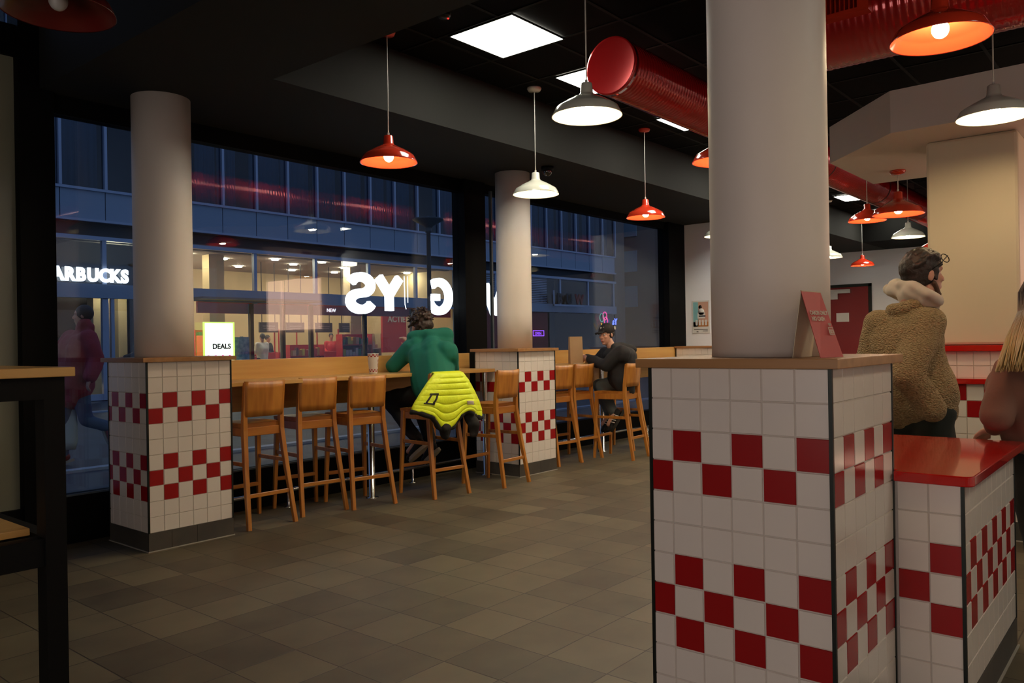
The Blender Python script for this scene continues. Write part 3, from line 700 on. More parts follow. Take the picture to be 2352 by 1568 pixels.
# paper cup
t = thing('paper_cup', 'white paper cup with red checks on the bar left of the person in green', 'cup', (4.655, 5.465, 1.0555))
mb = MB().lathe([(.0001, 0), (.034, 0), (.036, .004), (.049, .172), (.051, .175), (.049, .178), (.047, .172), (.034, .01), (.0001, .008)], (0, 0, 0), 40)
obj('cup_body', mb, 'paper', t, False, merge=True)
ck = MB()
for (z0, r0) in ((.16, .0487), (.148, .0478), (.03, .0385), (.018, .0376)):
    for k in range(18):
        if (k + int(z0 * 1000 / 12)) % 2 == 0:
            a0, a1 = 2 * PI * k / 18, 2 * PI * (k + 1) / 18
            ck.add([(r0 * math.cos(a0), r0 * math.sin(a0), z0), (r0 * math.cos(a1), r0 * math.sin(a1), z0), ((r0 + .0009) * math.cos(a1), (r0 + .0009) * math.sin(a1), z0 + .011), ((r0 + .0009) * math.cos(a0), (r0 + .0009) * math.sin(a0), z0 + .011)], [(0, 1, 2, 3)])
for k in range(7):
    z0 = .06 + k * .011; r0 = .0410 + k * .00086
    for j in range(5):
        a0, a1 = -1.35 + j * .13, -1.35 + (j + 1) * .13
        ck.add([(r0 * math.cos(a0), r0 * math.sin(a0), z0), (r0 * math.cos(a1), r0 * math.sin(a1), z0), ((r0 + .0002) * math.cos(a1), (r0 + .0002) * math.sin(a1), z0 + .0035), ((r0 + .0002) * math.cos(a0), (r0 + .0002) * math.sin(a0), z0 + .0035)], [(0, 1, 2, 3)])
obj('red_print', ck, 'red_tile', t, False)
# paper bag
t = thing('paper_bag', 'tall brown paper bag standing on the far bar beside the middle column', 'bag', (7.573, 5.36, 1.0555), math.radians(-38))
w_, d_, h_ = .075, .045, .31
rings = []
for z, a, b, c in ((0, w_, d_, d_ * .98), (.08, w_, d_ * .95, d_ * .8), (.2, w_ * .99, d_ * .8, d_ * .45), (h_, w_ * .98, d_ * .62, d_ * .12)):
    rings.append([(-a, -b, z), (a, -b, z), (a - (b - c) * .9, 0, z), (a, b, z), (-a, b, z), (-a + (b - c) * .9, 0, z)])
mb = MB(); vs = [v for r_ in rings for v in r_]
mb.add(vs, [tuple(reversed(range(6)))] + [(i * 6 + k, i * 6 + (k + 1) % 6, (i + 1) * 6 + (k + 1) % 6, (i + 1) * 6 + k) for i in range(3) for k in range(6)])
bo = obj('bag_body', mb, 'kraft', t, False); so = bo.modifiers.new('paper', 'SOLIDIFY'); so.thickness = .0012
tag(obj('napkin', MB().box(7.49, 7.6, 5.27, 5.34, 1.0555, 1.0585), 'paper'), 'crumpled white napkin on the bar in front of the capped person', 'napkin')
# poster on the bay wall: plain generic picture
t = thing('wall_poster', 'small framed-size poster of a seated figure in white on the far white wall', 'poster', (10.99, 5.5, 1.66))
obj('sheet', MB().box(10.992, 10.998, 5.36, 5.635, 1.4, 1.885), 'paper', t)
P_ = MB()
P_.box(10.9905, 10.9915, 5.378, 5.62, 1.5, 1.865, 0); P_.box(10.990, 10.9906, 5.54, 5.62, 1.5, 1.865, 1); P_.box(10.990, 10.9906, 5.378, 5.62, 1.5, 1.57, 2)
P_.lathe([(.0001, 10.9885), (.028, 10.9885), (.028, 10.9899)], (0, 5.505, 1.79), 20, 3, axis='x')
P_.lathe([(.0001, 10.987), (.05, 10.987), (.05, 10.9899)], (0, 5.49, 1.72), 20, 4, axis='x'); P_.box(10.987, 10.9898, 5.43, 5.55, 1.62, 1.71, 4); P_.box(10.986, 10.987, 5.42, 5.53, 1.645, 1.665, 3)
for k in range(4): P_.box(10.986, 10.989, 5.4 + k * .05, 5.43 + k * .05, 1.52, 1.6, 4)
for (a, b, z) in ((5.39, 5.61, 1.455), (5.39, 5.47, 1.43), (5.54, 5.57, 1.42)): P_.box(10.9895, 10.9915, a, b, z, z + .008, 3)
obj('print', P_, [mat('print_salmon', (.6, .35, .26), .7), mat('print_sky', (.22, .5, .55), .7), mat('print_orange', (.5, .2, .05), .7), 'iris', 'paper'], t)
# menu boards on the kitchen wall (seen mirrored in the window)
for k in range(3):
    t = thing('lit_board', 'lit menu board on the kitchen wall, %s' % ('nearest the window side', 'in the middle', 'farthest along')[k], 'menu', (9.4 + k * 1.0, -3.05, 2.7), group='lit menu boards')
    obj('board', MB().box(8.9 + k, 9.85 + k, -3.09, -3.05, 2.25, 3.0), 'menu', t)
    ln = MB()
    for j in range(14): ln.box(8.98 + k, 8.98 + k + random.uniform(.4, .8), -3.05, -3.046, 2.32 + j * .045, 2.33 + j * .045)
    obj('menu_lines', ln, 'darksign', t)
tag(obj('strip_light', MB().box(8.9, 11.9, -3.0, -2.8, 3.12, 3.2), 'panel'), 'long white strip light above the menu boards', 'strip light')
for k in range(2):  # unseen glowing boards added to brighten the bulkhead underside
    t = thing('lit_board', 'added fill light board on the serving wall, %s' % ('right', 'left')[k], 'menu', (8.58, -.5 - k, 2.1), group='added fill light boards on the serving wall')
    obj('board', MB().box(8.55, 8.6, -.75 - k * 1.1, .25 - k * 1.1, 1.6, 2.5), mat('warm_fill_board', (1, 1, 1), .5, emit=(1, .6, .42), es=4.5), t)
# prep unit below the menu boards so the kitchen wall is not bare
t = thing('kitchen_bench', 'tiled kitchen bench along the kitchen wall', 'bench', (10, -2.8, 0))
mb = MB().box(8.75, 16, -3.09, -2.4, .1, .9, 2); tile_face(mb, (8.75, -2.4, .9), (1, 0, 0), (0, 1, 0), [.1] * 40, .9, 8)
obj('tiled_body', mb, ['white_tile', 'red_tile', 'grout'], t); obj('worktop', MB().box(8.73, 16, -3.09, -2.36, .9, .94), 'chrome', t)

ORD = 'first second third fourth fifth sixth seventh eighth ninth tenth eleventh twelfth thirteenth fourteenth fifteenth sixteenth seventeenth eighteenth nineteenth twentieth twenty-first twenty-second twenty-third twenty-fourth twenty-fifth twenty-sixth'.split()
# ---------------------------------------------------------------- outside: street, facade, shops
struct('ground_street', MB().box(-12, 70, WY + .08, 60, -.1, -.02), 'asphalt')
tag(obj('kerb_strip', MB().box(-12, 60, 9.2, 9.35, -.02, .01), 'steel_blue'), 'pale kerb strip on the near side of the street outside', 'kerb')
tag(obj('kerb_strip', MB().box(-12, 60, 17.5, 17.7, -.02, .01), 'steel_blue'), 'pale kerb strip on the far side of the street, before the shops', 'kerb')
FY = 21.4
bld = thing('office_building', 'blue-grey glazed building across the street with curtained upper windows', 'building', (20, FY, 0))
x0m = 8.22; pit = 1.1045; kx = [x0m + pit * i for i in range(-3, 24)]
XL, XR = kx[0], kx[-1]
def part(name, mb, m_, p=None): return obj(name, mb, m_, p or bld)
for a in kx:
    part('mullion', MB().box(a - .035, a + .035, FY - .1, FY + .05, 5.42, 9.6), 'mullion')
for a, b in zip(kx[:-1], kx[1:]):
    part('spandrel_panel', MB().box(a + .012, b - .012, FY - .03, FY + .05, 4.62, 5.36), 'steel_blue')
    part('window_pane', MB().box(a + .035, b - .035, FY - .01, FY, 5.42, 9.6), 'upglass')
part('window_rail', MB().box(XL, XR, FY - .09, FY + .05, 5.355, 5.42), 'mullion')
part('panel_seam', MB().box(XL, XR, FY + .02, FY + .05, 4.6, 5.36), 'facade_dark')
part('drip_edge', MB().box(XL, XR, FY - .12, FY + .05, 4.56, 4.62), 'mullion')
part('recess_band', MB().box(XL, XR, FY + .25, FY + .5, 4.1, 4.58).box(XL, XR, FY, FY + .5, 4.55, 4.6), 'facade_dark')
part('upper_body', MB().box(XL, XR, FY + 4, FY + 4.2, 4.6, 14).box(XL, XR, FY - .1, FY + 4, 9.6, 14).box(XL, XR, FY + .3, FY + 4, 4.58, 4.66).box(XL, XL + .1, FY, FY + 4, 4.6, 14).box(XR - .1, XR + .02, FY, FY + 6, -.02, 14), 'facade_dark')
gm = [kx[i] for i in range(0, len(kx), 2)]
gm = [x0m + pit * i for i in range(-3, 24, 2)]
gm = [9.27 - 2.2 * 2, 9.27 - 2.2] + [9.27 + 2.2 * i for i in range(12)]
for a in gm:
    if a < XR: part('shopfront_post', MB().box(a - .05, a + .05, FY - .06, FY + .06, 2.6, 4.12), 'mullion')
part('top_rail', MB().box(XL, XR, FY - .1, FY + .06, 4.1, 4.2), 'mullion')
part('transom_band', MB().box(XL, XR, FY - .1, FY + .06, 2.62, 2.98), 'steel_blue')
for a, b in zip(gm[:-1], gm[1:]):
    part('upper_shop_pane', MB().box(a + .05, b - .05, FY - .01, FY + .0, 2.98, 4.1), 'shopglass')
# curtains behind the upper windows, one per bay
for i, (a, b) in enumerate(zip(kx[:-1], kx[1:])):
    if i in (4, 14): continue
    mb = MB(); n = 26; w_ = (b - a) * random.choice([.55, .8, .95, .95]); s_ = a + random.random() * ((b - a) - w_)
    ph = random.random() * 6
    pts = [(s_ + w_ * k / n, FY + .35 + .035 * math.sin(k * 1.5 + ph) + .02 * math.sin(k * .6)) for k in range(n + 1)]
    vs = [(x, y, 5.3) for x, y in pts] + [(x, y, 9.5) for x, y in pts]
    mb.add(vs, [(k, k + 1, n + 2 + k, n + 1 + k) for k in range(n)], 0, True)
    c = obj('curtain', mb, 'curtain'); so = c.modifiers.new('cloth', 'SOLIDIFY'); so.thickness = .01
    tag(c, 'grey-blue curtain in the ' + ORD[i] + ' upper window of the building across, from its left end', 'curtain', 'curtains in the upper windows')
# coffee shop on the left (X < 11.4)
cs = thing('coffee_shop', 'dark coffee shop front with white illuminated letters across the street', 'shop', (9, FY, 0))
cpt = lambda n_, mb, m_: obj(n_, mb, m_, cs)
cpt('back_wall', MB().box(XL, 11.4, 24.4, 24.5, 0, 4.5), 'darkroom'); cpt('side_wall', MB().box(11.36, 11.46, FY + .1, 24.5, 0, 4.5), 'darkroom')
cpt('floor_slab', MB().box(XL, 11.4, FY, 24.4, -.02, .02), 'darkroom'); cpt('fascia', MB().box(XL, 11.4, FY + .02, FY + .08, 2.98, 3.5), 'facade_dark')
cpt('door_post', MB().box(9.2, 9.36, FY - .06, FY + .06, 0, 2.62), 'mullion'); cpt('door_post', MB().box(9.42, 9.5, FY - .06, FY + .06, 0, 2.62), 'mullion')
cpt('door_rail', MB().box(XL, 9.36, FY - .05, FY + .05, 0, .16), 'mullion'); cpt('window_rail', MB().box(9.5, 11.4, FY - .05, FY + .05, 0, .3), 'mullion')
cpt('door_glass', MB().box(XL, 9.2, FY - .01, FY, .16, 2.62), 'shopglass'); cpt('shop_pane', MB().box(9.5, 11.4, FY - .01, FY, .3, 2.62), 'shopglass')
cpt('lit_pillar', MB().box(9.75, 10.25, 23.2, 23.6, 0, 3), 'shopwall'); cpt('lit_pillar', MB().box(10.7, 10.95, 23.8, 24.2, 0, 3.6), 'shopwall')
cpt('lit_bench', MB().box(8.3, 9.15, 22.6, 22.9, .12, .3), 'warmlit')
cpt('ceiling_lamp', MB().box(10.1, 10.4, 22.8, 23.0, 3.25, 3.28), 'shoplight'); cpt('ceiling_lamp', MB().box(8.6, 9.1, 23.2, 23.4, 2.85, 2.87), 'warmlit')
xx = 7.5
for ch, wd in zip('STARBUCKS', (.24, .25, .29, .27, .27, .29, .27, .29, .25)):
    text('sign_letter', ch, .46, (xx, FY - .1, 3.05), PI / 2, 0, 'letter', cs, .05, bold=.022, xs=.86); xx += wd
# cream and red shop in the middle (11.5 < X < 22.3)
sh = thing('bright_shop', 'brightly lit shop with a dark red band and cream walls across the street', 'shop', (17, FY, 0))
spt = lambda n_, mb, m_: obj(n_, mb, m_, sh)
spt('back_wall', MB().box(11.46, 22.4, 27.4, 27.5, 0, 4.6), 'shopwall')
spt('side_wall', MB().box(22.3, 22.4, FY + .1, 27.5, 0, 4.6), 'shopwall'); spt('side_wall', MB().box(11.46, 11.56, FY + .1, 27.5, 0, 4.6), 'shopwall')
spt('floor_slab', MB().box(11.46, 22.4, FY, 27.4, -.02, .02), 'shopwall'); spt('ceiling_slab', MB().box(11.46, 22.4, FY + .1, 27.4, 4.15, 4.25), 'tan')
spt('inner_column', MB().box(13.0, 13.5, 22.8, 23.2, 0, 4.15), 'shopwall'); spt('inner_column', MB().box(18.9, 19.4, 23.4, 23.8, 0, 4.15), 'shopwall')
spt('red_band', MB().box(11.9, 15.65, FY + .12, FY + .2, 2.3, 2.64).box(15.7, 22.2, FY + .12, FY + .2, 2.3, 2.64), 'shopred')
spt('canopy', MB().box(11.6, 15.6, FY - .7, FY - .12, 2.66, 2.72), 'tan')
for a in (11.65, 13.55, 14.65, 15.7, 17.9, 20.1): spt('door_post', MB().box(a - .055, a + .055, FY - .03, FY + .1, 0, 2.6), 'facade_dark')
for a, b in ((11.7, 13.5), (13.6, 14.6), (14.7, 15.65), (15.76, 17.85), (17.96, 20.05)): spt('shop_pane', MB().box(a, b, FY, FY + .01, .05, 2.6), 'shopglass')
spt('low_rail', MB().box(15.7, 22.2, FY - .03, FY + .08, 0, .12), 'facade_dark')
for (x, y) in [(12.4, 23), (13.9, 23.5), (15.2, 22.6), (16.6, 23.6), (18.7, 23.5), (19.6, 25.2), (21.9, 23.6), (15.6, 25.4), (13.2, 25.4), (17.8, 25.4), (21.2, 25.6), (16.9, 22.4)]:
    spt('ceiling_lamp', MB().lathe([(.0001, 4.11), (.12, 4.11), (.12, 4.15)], (x, y, 0), 20), 'shoplight')
spt('wall_light', MB().box(11.7, 12.6, 25.5, 25.7, 2.45, 2.5), 'shoplight')
spt('new_sign', MB().box(16.35, 16.75, FY + .09, FY + .12, 2.38, 2.56), 'shopred'); text('sign_lettering', 'NEW', .16, (16.37, FY + .085, 2.41), PI / 2, 0, 'letter', sh, .01)
spt('red_display_wall', MB().box(20.95, 22.2, 24.0, 24.1, 1.0, 2.55), mat('shop_bright_red', (.6, .03, .02), .6)); text('sign_lettering', 'ACTIE', .34, (21.2, 23.98, 2.2), PI / 2, 0, 'paper', sh, .01, bold=.01)
for i, (x, z0) in enumerate([(15.15, 1.78), (16.2, 1.78), (17.4, 1.78), (18.45, 1.78)]):
    t = thing('hanging_sign', ['first', 'second', 'third', 'fourth'][i] + ' dark hanging sign above the tills, counted from the left', 'sign', (x + .35, 23.5, z0), group='dark till signs')
    obj('board', MB().box(x, x + .72, 23.47, 23.53, z0, z0 + .34), 'darksign', t)
    obj('text_lines', MB().box(x + .12, x + .6, 23.462, 23.47, z0 + .2, z0 + .225).box(x + .15, x + .57, 23.462, 23.47, z0 + .13, z0 + .15), 'tan', t)
    obj('hanger', MB().box(x + .1, x + .12, 23.49, 23.51, z0 + .34, 4.12).box(x + .6, x + .62, 23.49, 23.51, z0 + .34, 4.12), 'trim', t)
for i, (x, y, w_) in enumerate([(15.0, 23.6, .8), (16.2, 23.9, .7), (17.5, 23.5, .9)]):
    t = thing('till_desk', ['left', 'middle', 'right'][i] + ' dark red till desk inside the bright shop', 'desk', (x, y, 0), group='till desks')
    obj('desk_body', MB().box(x, x + w_, y, y + .5, 0, 1.1, b=.01), 'shopred', t); obj('desk_frame', MB().box(x - .03, x, y, y + .04, 0, 1.9).box(x + w_, x + w_ + .03, y, y + .04, 0, 1.9), 'shopred', t)
PC = ['bright red', 'beige', 'orange', 'maroon', 'yellow', 'green', 'pale grey']
def where(x, a, b): k = (x - a) / (b - a); return ['at the far left', 'left of the middle', 'near the middle', 'right of the middle', 'at the far right'][min(4, int(k * 5))]
t = thing('display_shelf', 'cream shelf unit full of small goods at the right side of the bright shop', 'shelf', (20.2, 24.5, 0))
obj('shelf_frame', MB().box(19.3, 19.34, 24.3, 24.7, 0, 1.75).box(21.1, 21.14, 24.3, 24.7, 0, 1.75).box(19.34, 21.1, 24.68, 24.7, 0, 1.75), 'shopwall', t)
for z in (.35, .75, 1.15): obj('shelf_board', MB().box(19.34, 21.1, 24.28, 24.68, z, z + .03), 'paper', t)
for z in (.38, .78, 1.18):
    x = 19.38; cnt = -1
    while x < 20.98:
        w_ = random.uniform(.06, .13); h_ = random.uniform(.14, .27)
        cnt += 1; pk = random.randrange(7); lv_ = {.38: 'bottom', .78: 'middle', 1.18: 'top'}[z]
        tag(obj('packaged_goods', MB().box(x, x + w_, 24.36, 24.48, z, z + h_, b=.006), 'prod%d' % pk), ORD[cnt] + ' package from the left, ' + PC[pk] + ', on the ' + lv_ + ' board of the cream shelf', 'package', 'packages on the shop shelf'); x += w_ + .015
t = thing('display_shelf', 'red goods rack behind the shop door, next to the lit screen', 'shelf', (12.4, 24.5, 0))
obj('shelf_frame', MB().box(13.6, 13.63, 24.3, 24.7, 0, 1.7).box(14.6, 14.63, 24.3, 24.7, 0, 1.7), 'shopred', t)
for z in (.3, .7, 1.1):
    obj('shelf_board', MB().box(13.63, 14.6, 24.3, 24.7, z, z + .03), 'shopred', t)
    x = 13.66; cnt = -1
    while x < 14.5:
        w_ = random.uniform(.07, .14); cnt += 1; pk = random.randrange(7); tag(obj('packaged_goods', MB().box(x, x + w_, 24.36, 24.5, z + .03, z + random.uniform(.17, .3), b=.006), 'prod%d' % pk), ORD[cnt] + ' package from the left, ' + PC[pk] + ', on the ' + {.3: 'bottom', .7: 'middle', 1.1: 'top'}[z] + ' board of the red rack', 'package', 'packages on the red rack'); x += w_ + .015
def goods_rack(x0, x1, y, which, levels, frame):
    t = thing('display_shelf', which + ' goods rack inside the bright shop', 'shelf', ((x0 + x1) / 2, y, 0))
    obj('shelf_frame', MB().box(x0 - .03, x0, y, y + .35, 0, levels[-1] + .4).box(x1, x1 + .03, y, y + .35, 0, levels[-1] + .4).box(x0, x1, y + .33, y + .35, 0, levels[-1] + .4), frame, t)
    for j, z in enumerate(levels):
        obj('shelf_board', MB().box(x0, x1, y, y + .33, z, z + .03), frame, t); x = x0 + .03; cnt = -1
        while x < x1 - .14 and cnt < 24:
            w_ = random.uniform(.07, .14); cnt += 1; pk = random.randrange(7)
            tag(obj('packaged_goods', MB().box(x, x + w_, y + .05, y + .18, z + .03, z + random.uniform(.17, .33), b=.006), 'prod%d' % pk), ORD[cnt] + ' package from the left, ' + PC[pk] + ', on the ' + ['bottom', 'middle', 'top'][j] + ' board of the ' + which + ' rack', 'package', 'packages on the ' + which + ' rack'); x += w_ + .015
goods_rack(15.95, 17.3, 22.9, 'low front', (.55, .95), 'shopred')
goods_rack(13.75, 14.9, 25.0, 'tall', (.7, 1.1, 1.5), 'shopred')
goods_rack(17.9, 19.2, 22.6, 'right front', (.5, .9, 1.3), 'shopred')
goods_rack(11.7, 12.4, 24.9, 'left corner', (.9, 1.3, 1.7), 'shopred')
# lit screen in the shop window
t = thing('lit_screen', 'bright white lit poster screen with a lime border in the shop window', 'screen', (12.35, 21.15, 0))
obj('border', MB().box(11.88, 12.83, 21.16, 21.22, .75, 2.03), 'limeframe', t)
obj('display', MB().box(11.91, 12.77, 21.145, 21.16, .78, 2.0), 'screen', t)
obj('stand', MB().box(12.2, 12.5, 21.17, 21.3, -.02, .76), 'blacksteel', t)
text('lettering', 'DEALS', .2, (12.12, 21.14, 1.27), PI / 2, 0, mat('print_olive', (.25, .3, .02), .6).name if False else 'darksign', t, .004, bold=.008)
for k in range(4): obj('pink_mark', MB().box(11.97 + k * .22, 12.03 + k * .22, 21.14, 21.145, 1.03, 1.09), 'neonpink', t)
t = thing('window_poster', 'pale blue printed poster standing just right of the lit screen', 'poster', (13.2, 21.3, 0))
obj('sheet', MB().box(12.92, 13.38, 21.28, 21.3, .9, 1.6), mat('pale_blue_print', (.3, .4, .5), .6, var=(9, 1, (.1, .2, .3))), t)
# right part of the building: louvres, sign, dark red front
rg = thing('corner_shop', 'dark closed shop front with louvres at the right end of the building', 'shop', (28, FY, 0))
rp = lambda n_, mb, m_: obj(n_, mb, m_, rg)
rp('back_wall', MB().box(22.4, XR, 25, 25.1, 0, 4.6), 'darkroom')
rp('red_front', MB().box(22.9, 28.2, FY + .02, FY + .08, 0, 2.6), 'darkred')
lv = MB()
for k in range(15): lv.box(23.6, 28.1, FY - .03, FY + .03, 3.02 + k * .075, 3.05 + k * .075)
rp('louvre', lv, 'mullion'); rp('louvre_back', MB().box(23.6, 28.1, FY + .04, FY + .06, 2.98, 4.1), 'darkroom')
rp('shop_pane', MB().box(28.3, XR, FY, FY + .01, .1, 2.6), 'shopglass')
rp('sign_frame', MB().box(28.1, 30.4, 21.0, 21.04, 2.88, 2.95).box(28.1, 28.16, 21.0, 21.04, 2.88, 3.55), 'mullion')
for i, ch in enumerate('BUW'): text('sign_letter', ch, .62, (28.35 + i * .68, 21.0, 3.0), PI / 2, 0, 'facade_dark' if i < 2 else 'darkred', rg, .06, bold=.02)
t = thing('neon_sign', 'violet rectangular neon sign in the dark red shop front', 'sign', (27.4, 21.3, 1.65))
nb = [(27.0, 21.3, 1.58), (27.75, 21.3, 1.58), (27.75, 21.3, 1.8), (27.0, 21.3, 1.8), (27.0, 21.3, 1.58)]
obj('tube_border', MB().tube(nb, .018, 6), 'neonviolet', t); text('tube_letters', 'OPEN', .17, (27.1, 21.28, 1.62), PI / 2, 0, 'neonviolet', t, .01)
t = thing('balloon_neon', 'small neon sign of coloured balloons and blue letters, above the black cap', 'sign', (32.6, 21.2, 2.2))
for cx, cz, r_, mm in ((32.15, 2.42, .17, 'neongreen'), (32.42, 2.5, .17, 'neonpink'), (32.5, 2.28, .15, 'neonpink')):
    obj('balloon_tube', MB().tube([(cx + r_ * math.cos(a), 21.2, cz + r_ * 1.15 * math.sin(a)) for a in [2 * PI * k / 16 for k in range(17)]], .02, 6), mm, t)
obj('cone_tube', MB().tube([(32.1, 21.2, 2.15), (32.3, 21.2, 1.85), (32.5, 21.2, 2.15)], .03, 6), 'neonyellow', t)
text('tube_letters', 'Ya', .42, (33.5, 21.2, 2.1), PI / 2, PI, 'neonblue', t, .02, bold=.006)
# building beyond the corner
nb_ = thing('distant_building', 'tan building with pale balconies beyond the corner of the street', 'building', (46, 34, 0))
obj('wall_block', MB().box(36, 42, 26, 34, -.02, 16).box(43.5, 62, 22, 34, -.02, 18), 'tan', nb_)
for z in (3.2, 5.3, 7.4):
    obj('balcony_slab', MB().box(35.4, 36.0, 26.4, 29.4, z, z + .16), 'mullion', nb_); obj('balcony_rail', MB().box(35.4, 35.44, 26.4, 29.4, z + .9, z + .98).box(35.4, 35.44, 26.4, 26.5, z, z + .95), 'mullion', nb_)
for z in (3.4, 5.6, 7.8):
    for y in (23.0, 26.0): obj('window', MB().box(43.42, 43.5, y, y + 1.4, z, z + 1.3), 'curtain', nb_)
# street lamp
t = thing('street_lamp', 'dark street lamp with a wide cone head standing in the street outside', 'street lamp', (13.72, 14, 0))
obj('pole', MB().lathe([(.0001, 0), (.09, 0), (.06, .5), (.05, 4.0), (.075, 4.0), (.075, 4.12), (.0001, 4.12)], (13.72, 14, 0), 20), 'pole', t)
obj('lamp_head', MB().lathe([(.06, 4.1), (.12, 4.16), (.38, 4.3), (.39, 4.33), (.2, 4.35), (.04, 4.37), (.03, 4.4), (.0001, 4.41)], (13.72, 14, 0), 32), 'pole', t)

# the big illuminated letters just outside the glass, read mirrored from inside
def ribbon(pts, w, y0, dep, m_, ox, oz, sx, sz, parent, name='sign_letter', clipx=None):
    P2 = [Vector((ox + p[0] * sx, 0, oz + p[1] * sz)) for p in pts]; n = len(P2); Lf = []; Rt = []
    for i in range(n):
        t_ = (P2[min(i + 1, n - 1)] - P2[max(i - 1, 0)]).normalized(); nn = Vector((-t_.z, 0, t_.x))
        k = 1.0
        if 0 < i < n - 1:
            a_ = (P2[i] - P2[i - 1]).normalized(); c_ = max(.5, abs(Vector((-a_.z, 0, a_.x)).dot(nn))); k = 1 / c_
        Lf.append(P2[i] + nn * w / 2 * k); Rt.append(P2[i] - nn * w / 2 * k)
    vs = []
    for yy in (y0, y0 + dep):
        for q in Lf + Rt:
            vs.append((max(q.x, clipx) if clipx else q.x, yy, q.z))
    N = 2 * n
    fs = [(i, i + 1, n + i + 1, n + i) for i in range(n - 1)] + [(N + i, N + n + i, N + n + i + 1, N + i + 1) for i in range(n - 1)]
    fs += [(i, N + i, N + i + 1, i + 1) for i in range(n - 1)] + [(n + i, n + i + 1, N + n + i + 1, N + n + i) for i in range(n - 1)]
    fs += [(0, n, N + n, N), (n - 1, N + n - 1, N + 2 * n - 1, 2 * n - 1)]
    return obj(name, MB().add(vs, fs), m_, parent)
sg = thing('window_sign', 'big white illuminated letters outside the window, seen mirrored', 'sign', (5.6, 5.98, 1.8))
arc = lambda cx, cz, rx, rz, a0, a1, n=16: [(cx + rx * math.cos(math.radians(a0 + (a1 - a0) * k / n)), cz + rz * math.sin(math.radians(a0 + (a1 - a0) * k / n))) for k in range(n + 1)]
Ssh = arc(.5, .71, .33, .225, 15, 270) + arc(.5, .26, .36, .225, 90, -165)[1:]
ribbon([(1 - a, b) for a, b in Ssh], .086, 5.97, .05, 'letter', 4.79, 1.635, .36, .345, sg)
ribbon([(.0, .96), (.5, .45)], .085, 5.97, .05, 'letter', 5.19, 1.65, .27, .33, sg); ribbon([(1.0, .96), (.5, .45)], .085, 5.972, .05, 'letter', 5.19, 1.65, .27, .33, sg); ribbon([(.5, .5), (.5, -.03)], .085, 5.974, .046, 'letter', 5.19, 1.65, .27, .33, sg)
ribbon([(0.05, 1), (.07, .15), (.12, 0)], .006, 5.97, .006, 'letter', 5.49, 1.66, .3, .33, sg); ribbon([(.2, 1), (.2, .2)], .005, 5.97, .005, 'letter', 5.49, 1.66, .3, .33, sg)
Gsh = arc(.5, .5, .42, .44, 48, 360, 24)
Gm = [(1 - a, b) for a, b in Gsh] 
ribbon(Gm[:], .085, 5.97, .05, 'letter', 5.83, 1.632, .36, .345, sg, clipx=5.915); ribbon([(.08, .47), (.5, .47)], .07, 5.971, .048, 'letter', 5.83, 1.632, .36, .345, sg, clipx=5.915)
ribbon([(0, 1), (.5, 0)], .1, 5.97, .05, 'letter', 6.74, 1.64, .32, .32, sg); ribbon([(1, 1), (.5, 0)], .1, 5.972, .05, 'letter', 6.74, 1.64, .32, .32, sg)
obj('sign_bracket', MB().box(6.2, 6.45, 5.93, 6.03, 1.7, 1.9), 'blacksteel', sg)

# ---------------------------------------------------------------- people
V = Vector
def frame(f, upv=V((0, 0, 1))):
    f = V(f).normalized(); l = upv.cross(f).normalized(); u = f.cross(l)
    return Matrix((f, l, u)).transposed()       # columns forward, left, up
def head_prims(mb, c, R3, s=1.0, face=True):
    P = lambda f, l, u: V(c) + R3 @ (V((f, l, u)) * s)
    mb.ell(P(-.008, 0, .025), (.092 * s, .074 * s, .092 * s), R3, 20, 14)
    mb.ell(P(.022, 0, -.04), (.066 * s, .058 * s, .078 * s), R3, 18, 12)
    mb.ell(P(.05, 0, -.098), (.03 * s, .028 * s, .022 * s), R3)
    mb.cap(P(.0, .035, -.07), .028 * s, P(.045, .012, -.1), .018 * s); mb.cap(P(.0, -.035, -.07), .028 * s, P(.045, -.012, -.1), .018 * s)
    if face:
        mb.cap(P(.082, 0, .012), .009 * s, P(.104, 0, -.026), .0125 * s); mb.ell(P(.094, .011, -.032), (.010 * s, .008 * s, .007 * s), R3); mb.ell(P(.094, -.011, -.032), (.010 * s, .008 * s, .007 * s), R3)
        mb.cap(P(.078, .012, .03), .010 * s, P(.066, .048, .026), .010 * s); mb.cap(P(.078, -.012, .03), .010 * s, P(.066, -.048, .026), .010 * s)
        mb.ell(P(.062, .038, -.022), (.02 * s, .02 * s, .02 * s), R3); mb.ell(P(.062, -.038, -.022), (.02 * s, .02 * s, .02 * s), R3)
        mb.ell(P(.084, 0, -.06), (.010 * s, .023 * s, .006 * s), R3); mb.ell(P(.081, 0, -.071), (.011 * s, .019 * s, .007 * s), R3)
    for sd in (1, -1):
        mb.ell(P(-.012, sd * .074, -.008), (.019 * s, .008 * s, .031 * s), R3 @ Matrix.Rotation(sd * .25, 3, 'Z'))
